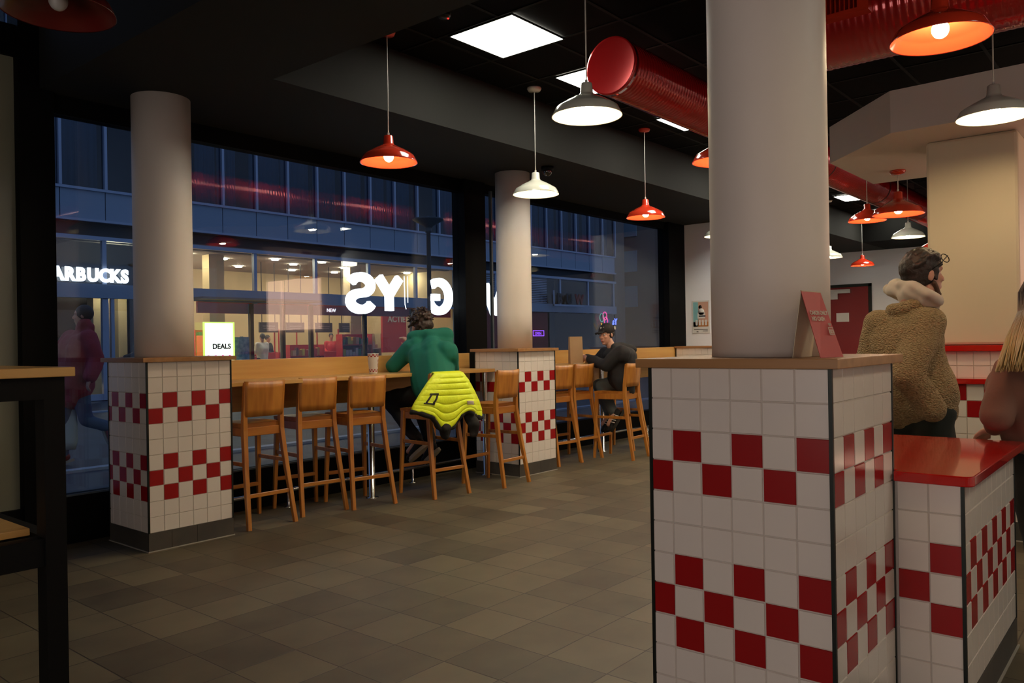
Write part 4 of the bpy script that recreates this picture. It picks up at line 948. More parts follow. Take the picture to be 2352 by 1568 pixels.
def hand(mb, w, dr, nrm, curl=.5, left=True, s=1.0):
    """palm, four unequal bent fingers and a side thumb; dr points to the finger tips, nrm out of the palm"""
    d = V(dr).normalized(); n_ = (V(nrm) - d * V(nrm).dot(d)).normalized(); sd = d.cross(n_) * (1 if left else -1); w = V(w)
    R3 = Matrix((d, sd, n_)).transposed(); mb.ell(w + d * .048 * s, (.052 * s, .040 * s, .017 * s), R3)
    mb.cap(w - d * .02 * s, .025 * s, w + d * .03 * s, .024 * s)
    for k, (o_, ln) in enumerate(((.029, .068), (.010, .077), (-.010, .072), (-.028, .056))):
        a = w + d * .088 * s + sd * o_ * s; c1 = curl * .7; c2 = curl * 1.6
        b = a + (d * math.cos(c1) + n_ * math.sin(c1)) * ln * .5 * s; c_ = b + (d * math.cos(c2) + n_ * math.sin(c2)) * ln * .5 * s
        mb.cap(a, .0088 * s, b, .0082 * s, 10); mb.cap(b, .0082 * s, c_, .007 * s, 10)
    a = w + d * .03 * s + sd * .036 * s; b = a + (d * .6 + sd * .65 + n_ * .25) * .034 * s; c_ = b + (d * .85 + sd * .2 + n_ * .4) * .03 * s
    mb.cap(a, .0115 * s, b, .010 * s, 10); mb.cap(b, .010 * s, c_, .0078 * s, 10)
def shoe(name, an, to, parent, mats=('blackcloth', 'sole'), stripes=False, upv=None):
    an, to = V(an), V(to); d = (to - an); ln = d.length; d.normalize(); u = V(upv) if upv else V((0, 0, 1)); u = (u - d * u.dot(d)).normalized(); l = u.cross(d)
    R3 = Matrix((d, l, u)).transposed(); h = an - d * .05
    mb = MB(); mb.ell(h + d * .03 + u * -.01, (.05, .038, .05), R3); mb.cap(h + d * .05 - u * .02, .042, h + d * .17 - u * .035, .036); mb.ell(h + d * .21 - u * .045, (.055, .046, .03), R3)
    o = organic('shoe', mb, mats[0], parent, .008, 4)
    prof = []
    for k in range(20):
        a = 2 * PI * k / 20; prof.append((.105 + .15 * math.cos(a) * (1), .044 * math.sin(a) * (1 + .15 * math.cos(a))))
    vs = [h + d * (x) + l * y - u * z for z in (.055, .085) for x, y in prof]; n = 20
    obj('sole', MB().add(vs, [tuple(range(n)), tuple(reversed(range(n, 2 * n)))] + [(k, (k + 1) % n, n + (k + 1) % n, n + k) for k in range(n)]), mats[1], o)
    if stripes:
        sm_ = MB()
        for k in range(4):
            p = h + d * (.06 + .03 * k) + u * .005
            for sgn in (1, -1):
                sm_.tube([p + l * sgn * .02 + u * .02 - u * .015 * k * .6, p + l * sgn * .042 - u * .02 - d * .01, p + l * sgn * .046 - u * .05 - d * .02], .005, 6)
        obj('stripe', sm_, 'stripe', o)
    return o
def scaled(J, s, dz=0, shift=(0, 0, 0)):
    C0 = V((0, 0, 1.31)); return {k: C0 + (V(v) - C0) * s + V(shift) for k, v in J.items()}
def skin_body(root, J, R3, hands, m_='skin', face=True, hs=1.0, vox=.007):
    b = MB(); head_prims(b, J['head'], R3, hs, face)
    b.cap(J['neck'], .05, J['head'] - R3 @ V((.01, 0, .06)), .05)
    b.cap(J['pelvis'], .085, J['chest'], .085); b.cap(J['chest'], .085, J['neck'] - V((0, 0, .05)), .055)
    for s in 'LR':
        b.cap(J['sh' + s], .04, J['el' + s], .033); b.cap(J['el' + s], .033, J['wr' + s], .025); b.cap(J['chest'] * .5 + J['neck'] * .5, .06, J['sh' + s], .038)
        b.cap(J['hip' + s], .07, J['kn' + s], .045); b.cap(J['kn' + s], .043, J['an' + s], .033); b.cap(J['an' + s], .035, J['an' + s] * .4 + J['to' + s] * .6, .025)
        if hands.get(s): d_, n_, c_ = hands[s]; hand(b, J['wr' + s] + V(d_).normalized() * .02, d_, n_, c_, s == 'L')
    return organic('body', b, m_, root, vox, 3)
def trousers(root, J, m_, r=(.115, .09, .066, .055), vox=.012, disp=(9, .012)):
    b = MB(); b.cap(J['hipL'], r[0], J['hipR'], r[0]); b.cap(J['pelvis'] + V((0, 0, .03)), r[0] + .015, (J['hipL'] + J['hipR']) / 2, r[0] + .01)
    for s in 'LR': b.cap(J['hip' + s], r[0] - .005, J['kn' + s], r[1] - .012); b.cap(J['kn' + s], r[1] - .014, J['an' + s] + (J['kn' + s] - J['an' + s]) * .08, r[3])
    return organic('trousers', b, m_, root, vox, 6, disp)
def top(root, name, J, m_, rch=.15, rarm=(.075, .06, .048), rp=.14, vox=.011, disp=(7, .018), extra=None, cuff=.0):
    b = MB(); ch, ne, pe = J['chest'], J['neck'], J['pelvis']
    side = (J['shL'] - J['shR']).normalized()
    b.cap(pe + side * .05, rp, ch + side * .06, rch); b.cap(pe - side * .05, rp, ch - side * .06, rch); b.cap(pe - V((0, 0, .012)), rp, ch, rch); b.cap(ch, rch, ne - V((0, 0, .09)), .09)
    for s in 'LR':
        sh_, el, wr = J['sh' + s], J['el' + s], J['wr' + s]
        b.cap(ch * .45 + ne * .55 - V((0, 0, .05)), .095, sh_, rarm[0]); b.cap(ch, rch * .85, sh_ - V((0, 0, .04)), rarm[0] * .95)
        b.cap(sh_, rarm[0], el, rarm[1]); b.cap(el, rarm[1], wr + (el - wr) * cuff, rarm[2])
    if extra: extra(b)
    return organic(name, b, m_, root, vox, 6, disp)

# --- person in the green hooded sweatshirt, seen from behind
C0 = V((0, 0, 1.31))
JG = scaled({'head': [5.116, 5.342, 1.5], 'neck': [5.09, 5.217, 1.355], 'chest': [5.014, 5.121, 1.173], 'pelvis': [4.949, 4.996, 0.91], 'shL': [4.984, 5.344, 1.264], 'elL': [4.916, 5.504, 1.108], 'wrL': [5.185, 5.572, 1.246], 'shR': [5.056, 4.945, 1.26], 'elR': [5.156, 4.982, 1.088], 'wrR': [5.231, 5.361, 1.107], 'hipL': [4.936, 5.091, 0.87], 'knL': [4.896, 5.53, 0.809], 'anL': [4.883, 5.155, 0.464], 'toL': [4.898, 5.371, 0.293], 'hipR': [4.964, 4.948, 0.873], 'knR': [5.107, 5.354, 0.773], 'anR': [5.026, 5.139, 0.42], 'toR': [5.067, 5.325, 0.284]}, 1.017)
pg = thing('person', 'person in a green hooded sweatshirt seated at the bar, back to the room', 'person', (5.0, 5.1, .76))
JG['elL'].z = max(JG['elL'].z, 1.115)
RG = frame((-.25, .9, -.42))
skin_body(pg, JG, RG, {'L': ((-.2, .1, .9), (-.3, .9, 0), .9), 'R': ((-.3, .9, -.1), (0, 0, -1), .6)})
trousers(pg, JG, 'blackcloth', (.115, .095, .07, .055))
def hood_g(b):
    n_ = JG['neck']
    b.cap(n_ + V((-.09, .12, .02)), .052, n_ + V((-.02, -.01, .045)), .068); b.cap(n_ + V((-.02, -.03, .04)), .068, n_ + V((.1, -.12, .02)), .062); b.cap(n_ + V((-.04, .03, .05)), .05, n_ + V((.05, -.03, .05)), .05); b.cap(n_ + V((.1, -.13, 0)), .05, n_ + V((.13, -.02, -.01)), .04)
    b.cap(n_ + V((-.08, .06, -.05)), .075, n_ + V((.06, -.09, -.06)), .075); b.cap(n_ + V((-.02, -.05, -.04)), .085, JG['chest'] + V((0, -.03, .08)), .12)
    b.cap(n_ + V((.0, -.09, -.03)), .05, n_ + V((.10, -.17, -.04)), .04)
top(pg, 'sweatshirt', JG, 'green', .155, (.09, .072, .048), .15, disp=(6, .03, .6), extra=hood_g)
hb = MB(); rng = random.Random(3)
hb.ell(JG['head'] + RG @ V((-.022, 0, .03)), (.106, .09, .105), RG); hb.ell(JG['head'] + RG @ V((-.05, 0, -.045)), (.066, .07, .062), RG)
for k in range(110):
    th, ph = rng.uniform(0, 2.0), rng.uniform(0, 2 * PI)
    d = RG @ V((math.sin(th) * math.cos(ph) - .25, math.sin(th) * math.sin(ph), math.cos(th) + .05)).normalized()
    p = JG['head'] + RG @ V((-.02, 0, .025)) + d * .098; q = p + d * rng.uniform(.006, .026) + V((rng.uniform(-.03, .03), rng.uniform(-.03, .03), rng.uniform(-.03, .012)))
    hb.cap(p, .015, q, .007, 8)
for k in range(22):
    a = rng.uniform(-1.9, 1.9); p = JG['head'] + RG @ V((-.08 * math.cos(a), .085 * math.sin(a), -.03)); hb.cap(p, .022, p + V((rng.uniform(-.015, .015), rng.uniform(-.01, .01), -rng.uniform(.02, .06))), .01, 8)
organic('hair', hb, 'hairbrown', pg, .006, 2, (60, .004))
shoe('shoe', JG['anL'] + V((0, 0, -.02)), JG['toL'], pg, ('blackcloth', 'sole'), upv=(.0, .8, .3)); shoe('shoe', JG['anR'] + V((0, 0, -.02)), JG['toR'], pg, ('blackcloth', 'sole'), upv=(0, .8, .3))

# --- person in the black cap, seated side-on at the far bar
JC = scaled({'head': [7.676, 5.003, 1.383], 'neck': [7.713, 4.959, 1.239], 'chest': [7.742, 4.924, 1.076], 'pelvis': [7.751, 4.836, 0.88], 'shL': [7.63, 4.777, 1.166], 'elL': [7.61, 4.926, 1.022], 'wrL': [7.588, 5.109, 1.07], 'shR': [7.823, 5.108, 1.164], 'elR': [7.857, 5.254, 1.061], 'wrR': [7.701, 5.208, 1.082], 'hipL': [7.7, 4.788, 0.836], 'knL': [7.63, 5.06, 0.8], 'anL': [7.6, 4.861, 0.5], 'toL': [7.566, 4.981, 0.303], 'hipR': [7.814, 4.916, 0.837], 'knR': [7.823, 5.218, 0.8], 'anR': [7.816, 5.071, 0.449], 'toR': [7.777, 5.197, 0.296]}, 1.02)
for k_ in ('wrL', 'wrR'): JC[k_].z = 1.108; JC[k_].y += .07
JC['elL'] = V((7.60, 4.96, 1.035)); JC['shL'] = V((7.66, 4.80, 1.18)); JC['chest'] = V((7.83, 4.90, 1.10)); JC['pelvis'] = V((7.83, 4.90, .885)); JC['hipL'] += V((.05, .03, .01))
pc = thing('person', 'person in a black cap and dark coat seated at the far bar counter', 'person', (7.85, 4.95, .76))
RC = frame((-.93, .12, -.12))
skin_body(pc, JC, RC, {'L': ((.15, .9, .1), (.9, 0, .2), .9), 'R': ((-.8, .3, .1), (0, -.8, -.3), .9)}, hs=.98)
for sd in (1, -1):
    c_ = JC['head'] + RC @ V((.071, sd * .031, .006)); e_ = obj('eye', MB().ell(c_, (.0125,) * 3, seg=16), 'eye', pc); obj('iris', MB().ell(c_ + RC @ V((.0085, .001, 0)), (.0052,) * 3, seg=12), 'iris', e_)
obj('eyebrow', MB().tube([JC['head'] + RC @ V((.086, .014, .032)), JC['head'] + RC @ V((.08, .035, .038)), JC['head'] + RC @ V((.066, .052, .03))], .004, 6), 'hairdark', pc)
obj('eyebrow', MB().tube([JC['head'] + RC @ V((.086, -.014, .032)), JC['head'] + RC @ V((.08, -.035, .038)), JC['head'] + RC @ V((.066, -.052, .03))], .004, 6), 'hairdark', pc)
obj('lips', MB().ell(JC['head'] + RC @ V((.0885, 0, -.064)), (.006, .02, .007), RC), 'lip', pc)
hb = MB(); hb.ell(JC['head'] + RC @ V((-.022, 0, .01)), (.082, .081, .07), RC); organic('hair', hb, 'hairdark', pc, .007, 2)
cb = MB(); cb.ell(JC['head'] + RC @ V((-.012, 0, .052)), (.104, .088, .075), RC); cb.cap(JC['head'] + RC @ V((-.01, 0, .04)), .08, JC['head'] + RC @ V((-.015, 0, .055)), .082)
cb.cap(JC['head'] + RC @ V((.08, .03, .045)), .012, JC['head'] + RC @ V((.16, .022, .022)), .007); cb.cap(JC['head'] + RC @ V((.08, -.03, .045)), .012, JC['head'] + RC @ V((.16, -.022, .022)), .007); cb.ell(JC['head'] + RC @ V((.125, 0, .036)), (.058, .054, .008), RC)
cap_o = organic('cap', cb, 'capblack', pc, .006, 3)
lm = Matrix.Identity(4)
def emblem(body, size, f, l, u, yaw_, nm='emblem'):
    R_ = RC @ Matrix.Rotation(yaw_, 3, 'Z'); x_, n_ = R_ @ V((0, 1, 0)), R_ @ V((1, 0, 0)); y_ = R_ @ V((0, 0, 1)); mt = Matrix.Identity(4)
    for i in range(3): mt[i][0], mt[i][1], mt[i][2] = x_[i], y_[i], n_[i]
    text(nm, body, size, JC['head'] + RC @ V((f, l, u)), 0, mt, 'stripe', cap_o, .008, bold=.0018, world=True)
emblem('M', .062, .083, -.012 + .0, .052, .45); emblem('8', .05, -.045, .088, .05, 1.62)
def coat_c(b):
    n_ = JC['neck']
    b.cap(n_ + V((-.05, -.07, .0)), .045, n_ + V((.1, -.08, -.005)), .055); b.cap(n_ + V((.1, -.08, 0)), .055, n_ + V((.12, .06, 0)), .05); b.cap(n_ + V((.06, -.08, .0)), .055, n_ + V((.15, -.19, -.035)), .05)
    side = V((0, 0, 0)); b.cap(JC['pelvis'] + V((-.02, -.06, .02)), .14, JC['pelvis'] + V((-.03, -.07, -.12)), .10); b.cap(JC['pelvis'] + V((.06, .0, 0)), .14, JC['pelvis'] + V((.02, -.02, -.06)), .1); b.cap(JC['pelvis'] + V((-.09, .0, .1)), .1, JC['chest'] + V((-.07, .0, 0)), .11); b.cap(JC['pelvis'] + V((-.1, -.02, .0)), .09, JC['pelvis'] + V((-.1, -.04, -.1)), .07)
top(pc, 'coat', JC, 'charcoal', .155, (.085, .07, .052), .15, extra=coat_c, disp=(6, .02))
trousers(pc, JC, 'jeans', (.1, .085, .062, .052))
shoe('shoe', JC['anL'], JC['toL'], pc, ('capblack', 'soledark'), True, upv=(-.5, .7, .3)); shoe('shoe', JC['anR'], JC['toR'], pc, ('capblack', 'soledark'), True, upv=(-.5, .7, .3))

# --- standing man in the tan teddy fleece
JF = {k: V(v) for k, v in {'head': [4.711, 1.062, 1.635], 'neck': [4.665, 1.118, 1.499], 'chest': [4.66, 1.14, 1.27], 'pelvis': [4.69, 1.10, 0.941], 'shL': [4.70, 1.27, 1.365], 'elL': [4.69, 1.345, 1.16], 'wrL': [4.80, 1.33, .98], 'shR': [4.60, 1.03, 1.37], 'elR': [4.46, 1.08, 1.11], 'wrR': [4.52, .99, 0.94], 'hipL': [4.72, 1.18, 0.9], 'knL': [4.749, 1.195, 0.5], 'anL': [4.752, 1.2, 0.1], 'toL': [4.92, 1.16, 0.04], 'hipR': [4.664, 1.03, 0.9], 'knR': [4.689, 1.0, 0.5], 'anR': [4.66, .98, 0.1], 'toR': [4.83, .93, 0.04]}.items()}
pf = thing('person', 'standing person in a tan teddy fleece with an oat hood, facing right', 'person', (4.69, 1.1, 0))
RF = frame((.74, -.66, .03))
skin_body(pf, JF, RF, {'L': ((.9, -.2, 0), (0, 0, -1), .6), 'R': ((.9, -.3, -.1), (-.2, .9, 0), .5)}, 'skin2', hs=1.07)
trousers(pf, JF, 'olive', (.125, .1, .08, .075))
def fl(b):
    n_ = JF['neck']
    for k in range(10):
        a = 2 * PI * k / 10; a2 = 2 * PI * (k + 1) / 10; p = lambda q: n_ + V((math.cos(q) * .078, math.sin(q) * .085, -.03 + .018 * math.cos(q + .9)))
        b.cap(p(a), .03, p(a2), .03, 8)
    pe = JF['pelvis']; b.cap(pe + V((.0, -.07, .05)), .135, pe + V((-.02, .09, .05)), .135); b.cap(pe + V((.0, -.07, -.01)), .13, pe + V((-.02, .09, -.01)), .13); b.cap(pe + V((.05, -.12, .04)), .085, JF['chest'] + V((.05, -.08, -.05)), .10)
top(pf, 'fleece_jacket', JF, 'fleece', .14, (.085, .085, .068), .135, vox=.008, disp=(6, .028), extra=fl)
hd = MB(); n_ = JF['neck']
hp_ = [V(q) for q in ((4.80, 1.25, 1.575), (4.753, 1.21, 1.59), (4.66, 1.15, 1.583), (4.593, 1.07, 1.56), (4.56, 1.0, 1.525), (4.60, .965, 1.485))]
for (a, b), ra in zip(zip(hp_[:-1], hp_[1:]), (.026, .033, .034, .033, .03)): hd.cap(a, ra, b, ra - .002)
for (a, b) in zip(hp_[1:-1], hp_[2:]): hd.cap(a + V((.03, .03, -.028)), .03, b + V((.03, .03, -.025)), .03)
hd.cap(V((4.66, 1.13, 1.53)), .05, V((4.68, 1.11, 1.48)), .05); hd.cap(V((4.62, 1.12, 1.55)), .035, V((4.60, 1.07, 1.52)), .035); hd.cap(hp_[0] + V((.02, .02, 0)), .03, V((4.86, 1.16, 1.50)), .028)
organic('hood', hd, 'hood', pf, .009, 5, (12, .016))
hb = MB(); hb.ell(JF['head'] + RF @ V((-.024, 0, .035)), (.104, .088, .098), RF); hb.ell(JF['head'] + RF @ V((-.03, 0, .0)), (.088, .081, .085), RF); hb.ell(JF['head'] + RF @ V((.035, 0, .095)), (.062, .06, .035), RF)
rng = random.Random(5)
for k in range(90):
    th, ph = rng.uniform(0, 1.5), rng.uniform(0, 2 * PI); d = RF @ V((math.sin(th) * math.cos(ph), math.sin(th) * math.sin(ph), math.cos(th))); p = JF['head'] + RF @ V((-.02, 0, .035)) + V((d.x * .095, d.y * .088, d.z * .093)); hb.cap(p, .014, p + d * .012 + RF @ V((.014, 0, .004)), .007, 8)
hb.cap(JF['head'] + RF @ V((.03, .072, .02)), .012, JF['head'] + RF @ V((.015, .074, -.035)), .008); hb.cap(JF['head'] + RF @ V((.03, -.076, .02)), .012, JF['head'] + RF @ V((.018, -.078, -.03)), .008)
organic('hair', hb, 'hairdark', pf, .006, 2, (50, .004))
bd = MB()
for sd in (1, -1): bd.cap(JF['head'] + RF @ V((.012, sd * .07, -.05)), .014, JF['head'] + RF @ V((.055, sd * .034, -.105)), .017)
bd.cap(JF['head'] + RF @ V((.06, .03, -.108)), .018, JF['head'] + RF @ V((.06, -.03, -.108)), .018)
organic('beard', bd, mat('stubble', (.1, .05, .03), .9), pf, .006, 2)
gl = MB()
for sd in (1, -1):
    c_ = JF['head'] + RF @ V((.108, sd * .034, .082)); gl.tube([c_ + RF @ V((-.012 * math.sin(a), .026 * math.cos(a), .022 * math.sin(a))) for a in [2 * PI * k / 20 for k in range(21)]], .0024, 6)
    gl.tube([JF['head'] + RF @ V((.105, sd * .06, .094)), JF['head'] + RF @ V((.04, sd * .086, .05)), JF['head'] + RF @ V((-.01, sd * .084, .02))], .0025, 6)
gl.tube([JF['head'] + RF @ V((.108, -.009, .086)), JF['head'] + RF @ V((.108, .009, .086))], .002, 6)
tag(obj('eyeglasses', gl, 'blacksteel'), 'dark-framed eyeglasses pushed up on the fleece-clad person\'s forehead', 'glasses')
for s in 'LR': shoe('shoe', JF['an' + s], JF['to' + s], pf)

# --- woman with long blonde hair at the right edge
JW = {k: V(v) for k, v in {'head': [4.19, 0.44, 1.51], 'neck': [4.15, 0.48, 1.34], 'chest': [4.12, 0.50, 1.07], 'pelvis': [4.19, 0.46, 0.86], 'shL': [4.04, 0.58, 1.16], 'elL': [3.93, 0.61, 0.965], 'wrL': [4.05, 0.64, 0.91], 'shR': [4.262, 0.34, 1.19], 'elR': [4.30, 0.31, 0.96], 'wrR': [4.45, 0.44, .93], 'hipL': [4.16, 0.51, 0.82], 'knL': [4.18, .50, 0.46], 'anL': [4.22, .47, 0.1], 'toL': [4.38, .5, 0.045], 'hipR': [4.25, 0.39, 0.82], 'knR': [4.25, .38, 0.46], 'anR': [4.28, .36, 0.1], 'toR': [4.44, .38, 0.045]}.items()}
pw = thing('person', 'person with long blonde hair in a dusty pink top at the right edge', 'person', (4.2, .46, 0))
RW = frame((.85, .5, -.1))
skin_body(pw, JW, RW, {'L': ((.7, .4, -.3), (.2, -.2, -.9), .4), 'R': ((.8, .4, 0), (0, 0, -1), .5)}, 'skin2', hs=.95)
trousers(pw, JW, 'blackcloth', (.11, .09, .065, .05))
top(pw, 'fleece_top', JW, 'blush', .13, (.055, .058, .045), .125, disp=(7, .022))
hb = MB(); hb.ell(JW['head'] + RW @ V((-.02, 0, .025)), (.098, .084, .1), RW)
hbo = hb; rng = random.Random(9)
for k in range(520):
    a = rng.uniform(-2.3, 2.3); th = rng.uniform(.05, 1.25)
    d = V((-math.cos(a) * math.sin(th), math.sin(a) * math.sin(th), math.cos(th))); p0 = JW['head'] + RW @ (V((-.02, 0, .03)) + V((d.x * .1, d.y * .088, d.z * .1)))
    o_ = RW @ V((-math.cos(a) * .115, math.sin(a) * .12, 0)); q = JW['head'] + o_ - V((0, 0, .1))
    e_ = V((3.86, .59, 1.165)).lerp(V((4.02, .31, 1.165)), max(0, min(1, .5 - a / 4.2 + rng.uniform(-.12, .12)))); e_ += V((rng.uniform(-.025, .025), rng.uniform(-.01, .01), rng.uniform(-.012, .02))); mid = q.lerp(e_, .5) + V((-.02, .0, .01))
    hb.tube([p0, (p0 + q) / 2 + o_ * .16, q, mid, e_], [.003, .0045, .005, .0048, .0015], 5, cap=False)
obj('hair', hb, 'blonde', pw)
for s in 'LR': shoe('shoe', JW['an' + s], JW['to' + s], pw)

# --- pedestrian outside
JP = {k: V(v) for k, v in {'head': [3.981, 9.752, 1.70], 'neck': [3.966, 9.77, 1.549], 'chest': [3.945, 9.796, 1.324], 'pelvis': [3.915, 9.833, 0.897], 'shL': [3.93, 9.97, 1.453], 'elL': [3.86, 10.06, 1.2], 'wrL': [3.83, 9.95, 0.93], 'shR': [3.98, 9.62, 1.44], 'elR': [4.03, 9.54, 1.2], 'wrR': [3.95, 9.5, 1.0], 'hipL': [3.913, 9.9, 0.871], 'knL': [3.83, 9.93, 0.472], 'anL': [3.82, 9.93, 0.08], 'toL': [3.70, 10.02, 0.03], 'hipR': [3.93, 9.76, 0.874], 'knR': [4.0, 9.74, 0.494], 'anR': [4.22, 9.66, 0.40], 'toR': [4.24, 9.60, 0.27]}.items()}
pp = thing('person', 'pedestrian in a crimson hooded coat and blue jeans striding past outside the left window', 'person', (3.9, 9.8, -.02))
RP = frame((-.8, .55, 0))
skin_body(pp, JP, RP, {'L': ((-.1, 0, -1), (.9, 0, 0), .8), 'R': ((-.3, 0, -.9), (.9, 0, 0), .7)}, 'skin2', vox=.009)
trousers(pp, JP, 'bluejeans', (.11, .09, .07, .06))
def hc(b):
    n_ = JP['neck']; b.cap(n_ + V((.06, -.06, .01)), .07, n_ + V((.08, .05, -.01)), .07); b.cap(n_ + V((.02, -.03, .06)), .08, n_ + V((.05, .0, -.04)), .1)
    b.cap(JP['pelvis'] + V((0, 0, -.03)), .17, JP['pelvis'] + V((.0, 0, -.12)), .16)
top(pp, 'coat', JP, 'redcoat', .18, (.1, .09, .075), .18, vox=.014, extra=hc, disp=(8, .02))
hb = MB(); hb.ell(JP['head'] + RP @ V((-.02, 0, .03)), (.1, .085, .1), RP); organic('hair', hb, 'hairdark', pp, .009, 2)
for s in 'LR': shoe('shoe', JP['an' + s], JP['to' + s], pp, ('darkred', 'sole'))
t = thing('shopping_bag', 'pale printed plastic bag carried by the pedestrian outside', 'bag', (3.72, 9.95, .3))
bm_ = MB(); n = 14; vs = []
for z, w_, dd in ((.16, .13, .035), (.25, .15, .05), (.45, .15, .045), (.62, .14, .02), (.74, .15, .008)):
    for k in range(n): a = 2 * PI * k / n; vs.append((3.78 + w_ * math.cos(a), 9.93 + dd * math.sin(a) - w_ * math.cos(a) * .8, z))
bm_.add(vs, [(i * n + k, i * n + (k + 1) % n, (i + 1) * n + (k + 1) % n, (i + 1) * n + k) for i in range(4) for k in range(n)] + [tuple(range(n))], 0, True)
obj('bag_body', bm_, mat('pale_plastic', (.42, .48, .45), .5), t)
obj('handle', MB().tube([(3.72, 9.98, .73), (3.79, 9.93, .86), (3.86, 9.87, .73)], .006, 6), 'paper', t)

# --- small figures in the shops across the street
def small_person(x, y, face, h, coat, label, arms=.25):
    s = h / 1.75; z = 0
    J = {'head': (0, 0, 1.62), 'neck': (0, 0, 1.46), 'chest': (0, 0, 1.25), 'pelvis': (0, 0, .93), 'shL': (0, .19, 1.4), 'elL': (.05, .24, 1.13), 'wrL': (.05 + arms, .2, 1.05), 'shR': (0, -.19, 1.4), 'elR': (.05, -.24, 1.13), 'wrR': (.05 + arms, -.2, 1.05), 'hipL': (0, .09, .9), 'knL': (.02, .1, .5), 'anL': (0, .1, .09), 'toL': (.16, .11, .04), 'hipR': (0, -.09, .9), 'knR': (.02, -.1, .5), 'anR': (0, -.1, .09), 'toR': (.16, -.11, .04)}
    R_ = Matrix.Rotation(face, 3, 'Z'); J = {k: V((x, y, .02)) + (R_ @ V(v)) * s for k, v in J.items()}
    p = thing('person', label, 'person', (x, y, .02)); Rh = frame((math.cos(face), math.sin(face), 0))
    skin_body(p, J, Rh, {'L': ((R_ @ V((1, 0, 0))), (0, 0, -1), .3), 'R': ((R_ @ V((1, 0, 0))), (0, 0, -1), .3)}, 'skin2', vox=.016)
    trousers(p, J, 'blackcloth', vox=.018); top(p, 'jacket', J, coat, .15, vox=.018)
    hb = MB(); hb.ell(J['head'] + Rh @ V((-.02, 0, .035)), (.1, .086, .1), Rh); organic('hair', hb, 'hairdark', p, .014, 2)
small_person(10.35, 21.85, 2.6, 1.8, 'darkroom', 'dark-clad figure standing behind the coffee shop window')
small_person(14.15, 22.9, -1.2, 1.62, 'hood', 'shopper in a pale top behind the shop door, left of the first till')
small_person(15.0, 23.1, 1.7, 1.72, 'paper', 'shopper in white beside the first hanging till sign')
small_person(18.7, 24.3, -2.0, 1.75, 'shopred', 'shop worker in dark red at the right till')
small_person(16.6, 25.2, -1.0, 1.7, 'charcoal', 'shopper in grey at the back of the bright shop')

# ---------------------------------------------------------------- neon yellow jacket over the stool back
jk = thing('quilted_jacket', 'neon yellow quilted jacket with black lining draped over a stool back', 'jacket', (4.97, 4.85, 1.07))
def lerp(a, b, t_): return a + (b - a) * t_
rows = [  # v: left point, right point (outer silhouette), bulge towards the room, height
    (0.00, (4.825, 4.935, 1.035), (5.105, 4.895, 1.035), -.000),
    (0.04, (4.82, 4.905, 1.068), (5.10, 4.865, 1.068), .012),
    (0.12, (4.805, 4.865, 1.055), (5.115, 4.825, 1.055), .032),
    (0.30, (4.725, 4.87, .985), (5.185, 4.82, .985), .065),
    (0.50, (4.655, 4.885, .90), (5.25, 4.815, .89), .085),
    (0.70, (4.60, 4.90, .825), (5.30, 4.81, .80), .10),
    (0.86, (4.575, 4.905, .785), (5.33, 4.81, .715), .105),
    (1.00, (4.57, 4.90, .765), (5.325, 4.81, .66), .10)]
NU, NV = 60, 90
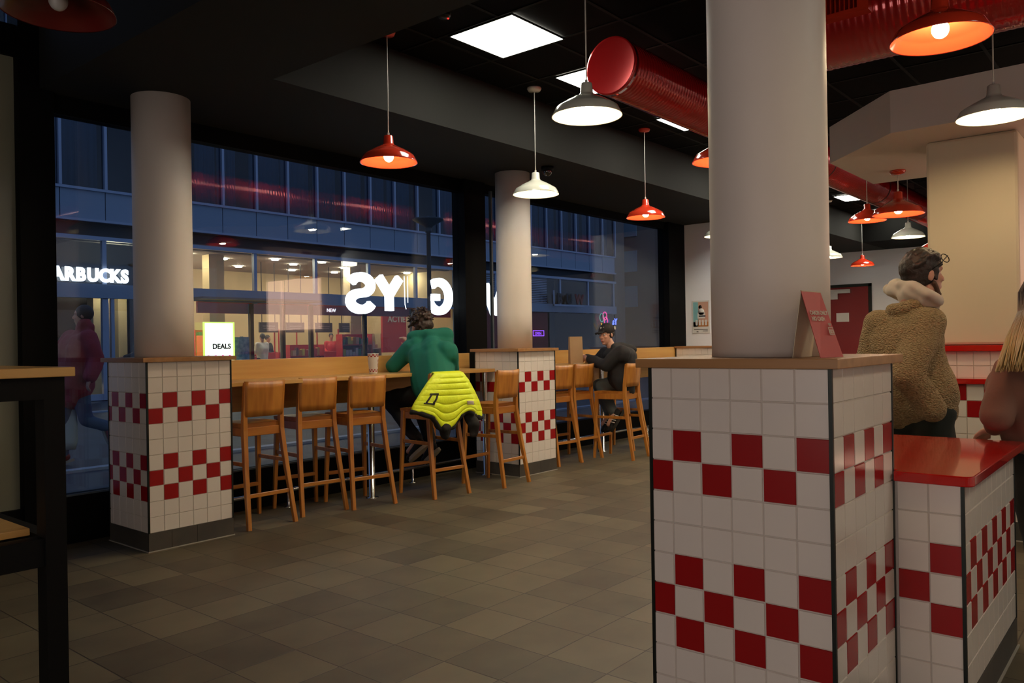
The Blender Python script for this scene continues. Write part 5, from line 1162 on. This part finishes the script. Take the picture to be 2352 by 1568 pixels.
def jsurf(u, v, off=0.0):
    for (a, b) in zip(rows[:-1], rows[1:]):
        if a[0] <= v <= b[0] + 1e-9:
            t_ = (v - a[0]) / (b[0] - a[0]); L_ = V(a[1]).lerp(V(b[1]), t_); R_ = V(a[2]).lerp(V(b[2]), t_); bu = lerp(a[3], b[3], t_); break
    p = L_.lerp(R_, u); arch = math.sin(PI * u) ** .55
    fold = .022 * v * math.sin(u * 9 + 1.0) * math.sin(PI * u) + .012 * v * math.sin(u * 23 + v * 3)
    # lowest point of the back hem hangs at u ~ .42, rises at .75
    drop = -.125 * max(0, v - .55) / .45 * math.exp(-((u - .42) / .17) ** 2) + .05 * max(0, v - .6) / .4 * math.exp(-((u - .72) / .12) ** 2)
    qv = .009 * abs(math.sin(v * PI * 9)) ** .5 * (1 if .2 < u < .85 else .3)
    p.y -= (bu + off) * arch + fold + qv; p.x -= (bu + off) * .35 * arch; p.z += drop
    return p
vs = [jsurf(i / NU, j / NV) for j in range(NV + 1) for i in range(NU + 1)]
fs = [(j * (NU + 1) + i, j * (NU + 1) + i + 1, (j + 1) * (NU + 1) + i + 1, (j + 1) * (NU + 1) + i) for j in range(NV) for i in range(NU)]
o = obj('quilted_shell', MB().add(vs, fs, 0, True), 'yellow', jk); so = o.modifiers.new('pad', 'SOLIDIFY'); so.thickness = .012; so.offset = 0

hem = MB(); hp = [jsurf(i / 40, 1.0) + V((0, .012, -.012)) for i in range(41)]
hem.tube(hp, .024, 10); o = organic('lining', hem, 'blackcloth', jk, .008, 3, (20, .012))
sl = MB()
for (a, b, c_, ra) in (((4.90, 4.86, .68), (4.86, 4.80, .60), (4.87, 4.80, .54), .055), ((5.14, 4.78, .68), (5.14, 4.72, .60), (5.13, 4.72, .53), .05)):
    sl.cap(a, ra, b, ra * .95); sl.cap(b, ra * .95, c_, ra * .75)
organic('sleeve_lining', sl, 'blackcloth', jk, .01, 4, (14, .02))
def jpatch(name, u0, u1, v0, v1, m_, off, rot=0):
    vs = []; N_ = 6
    for j in range(N_ + 1):
        for i in range(N_ + 1):
            uu, vv = (u0 + u1) / 2 + (u1 - u0) * (i / N_ - .5) + rot * (j / N_ - .5), lerp(v0, v1, j / N_); vs.append(jsurf(uu, vv, off) + V((-.004, -.010, 0)))
    o = obj(name, MB().add(vs, [(j * 7 + i, j * 7 + i + 1, (j + 1) * 7 + i + 1, (j + 1) * 7 + i) for j in range(N_) for i in range(N_)], 0, True), m_, jk); s_ = o.modifiers.new('t', 'SOLIDIFY'); s_.thickness = .003; return o
for a in ((.13, .155, .52, .70), (.21, .235, .52, .70)): jpatch('arm_badge', *a, 'capblack', .004, -.03)
jpatch('arm_badge', .125, .24, .50, .53, 'capblack', .004); jpatch('arm_badge', .10, .215, .69, .72, 'capblack', .004)
jpatch('label_patch', .70, .80, .70, .79, 'hood', .004)
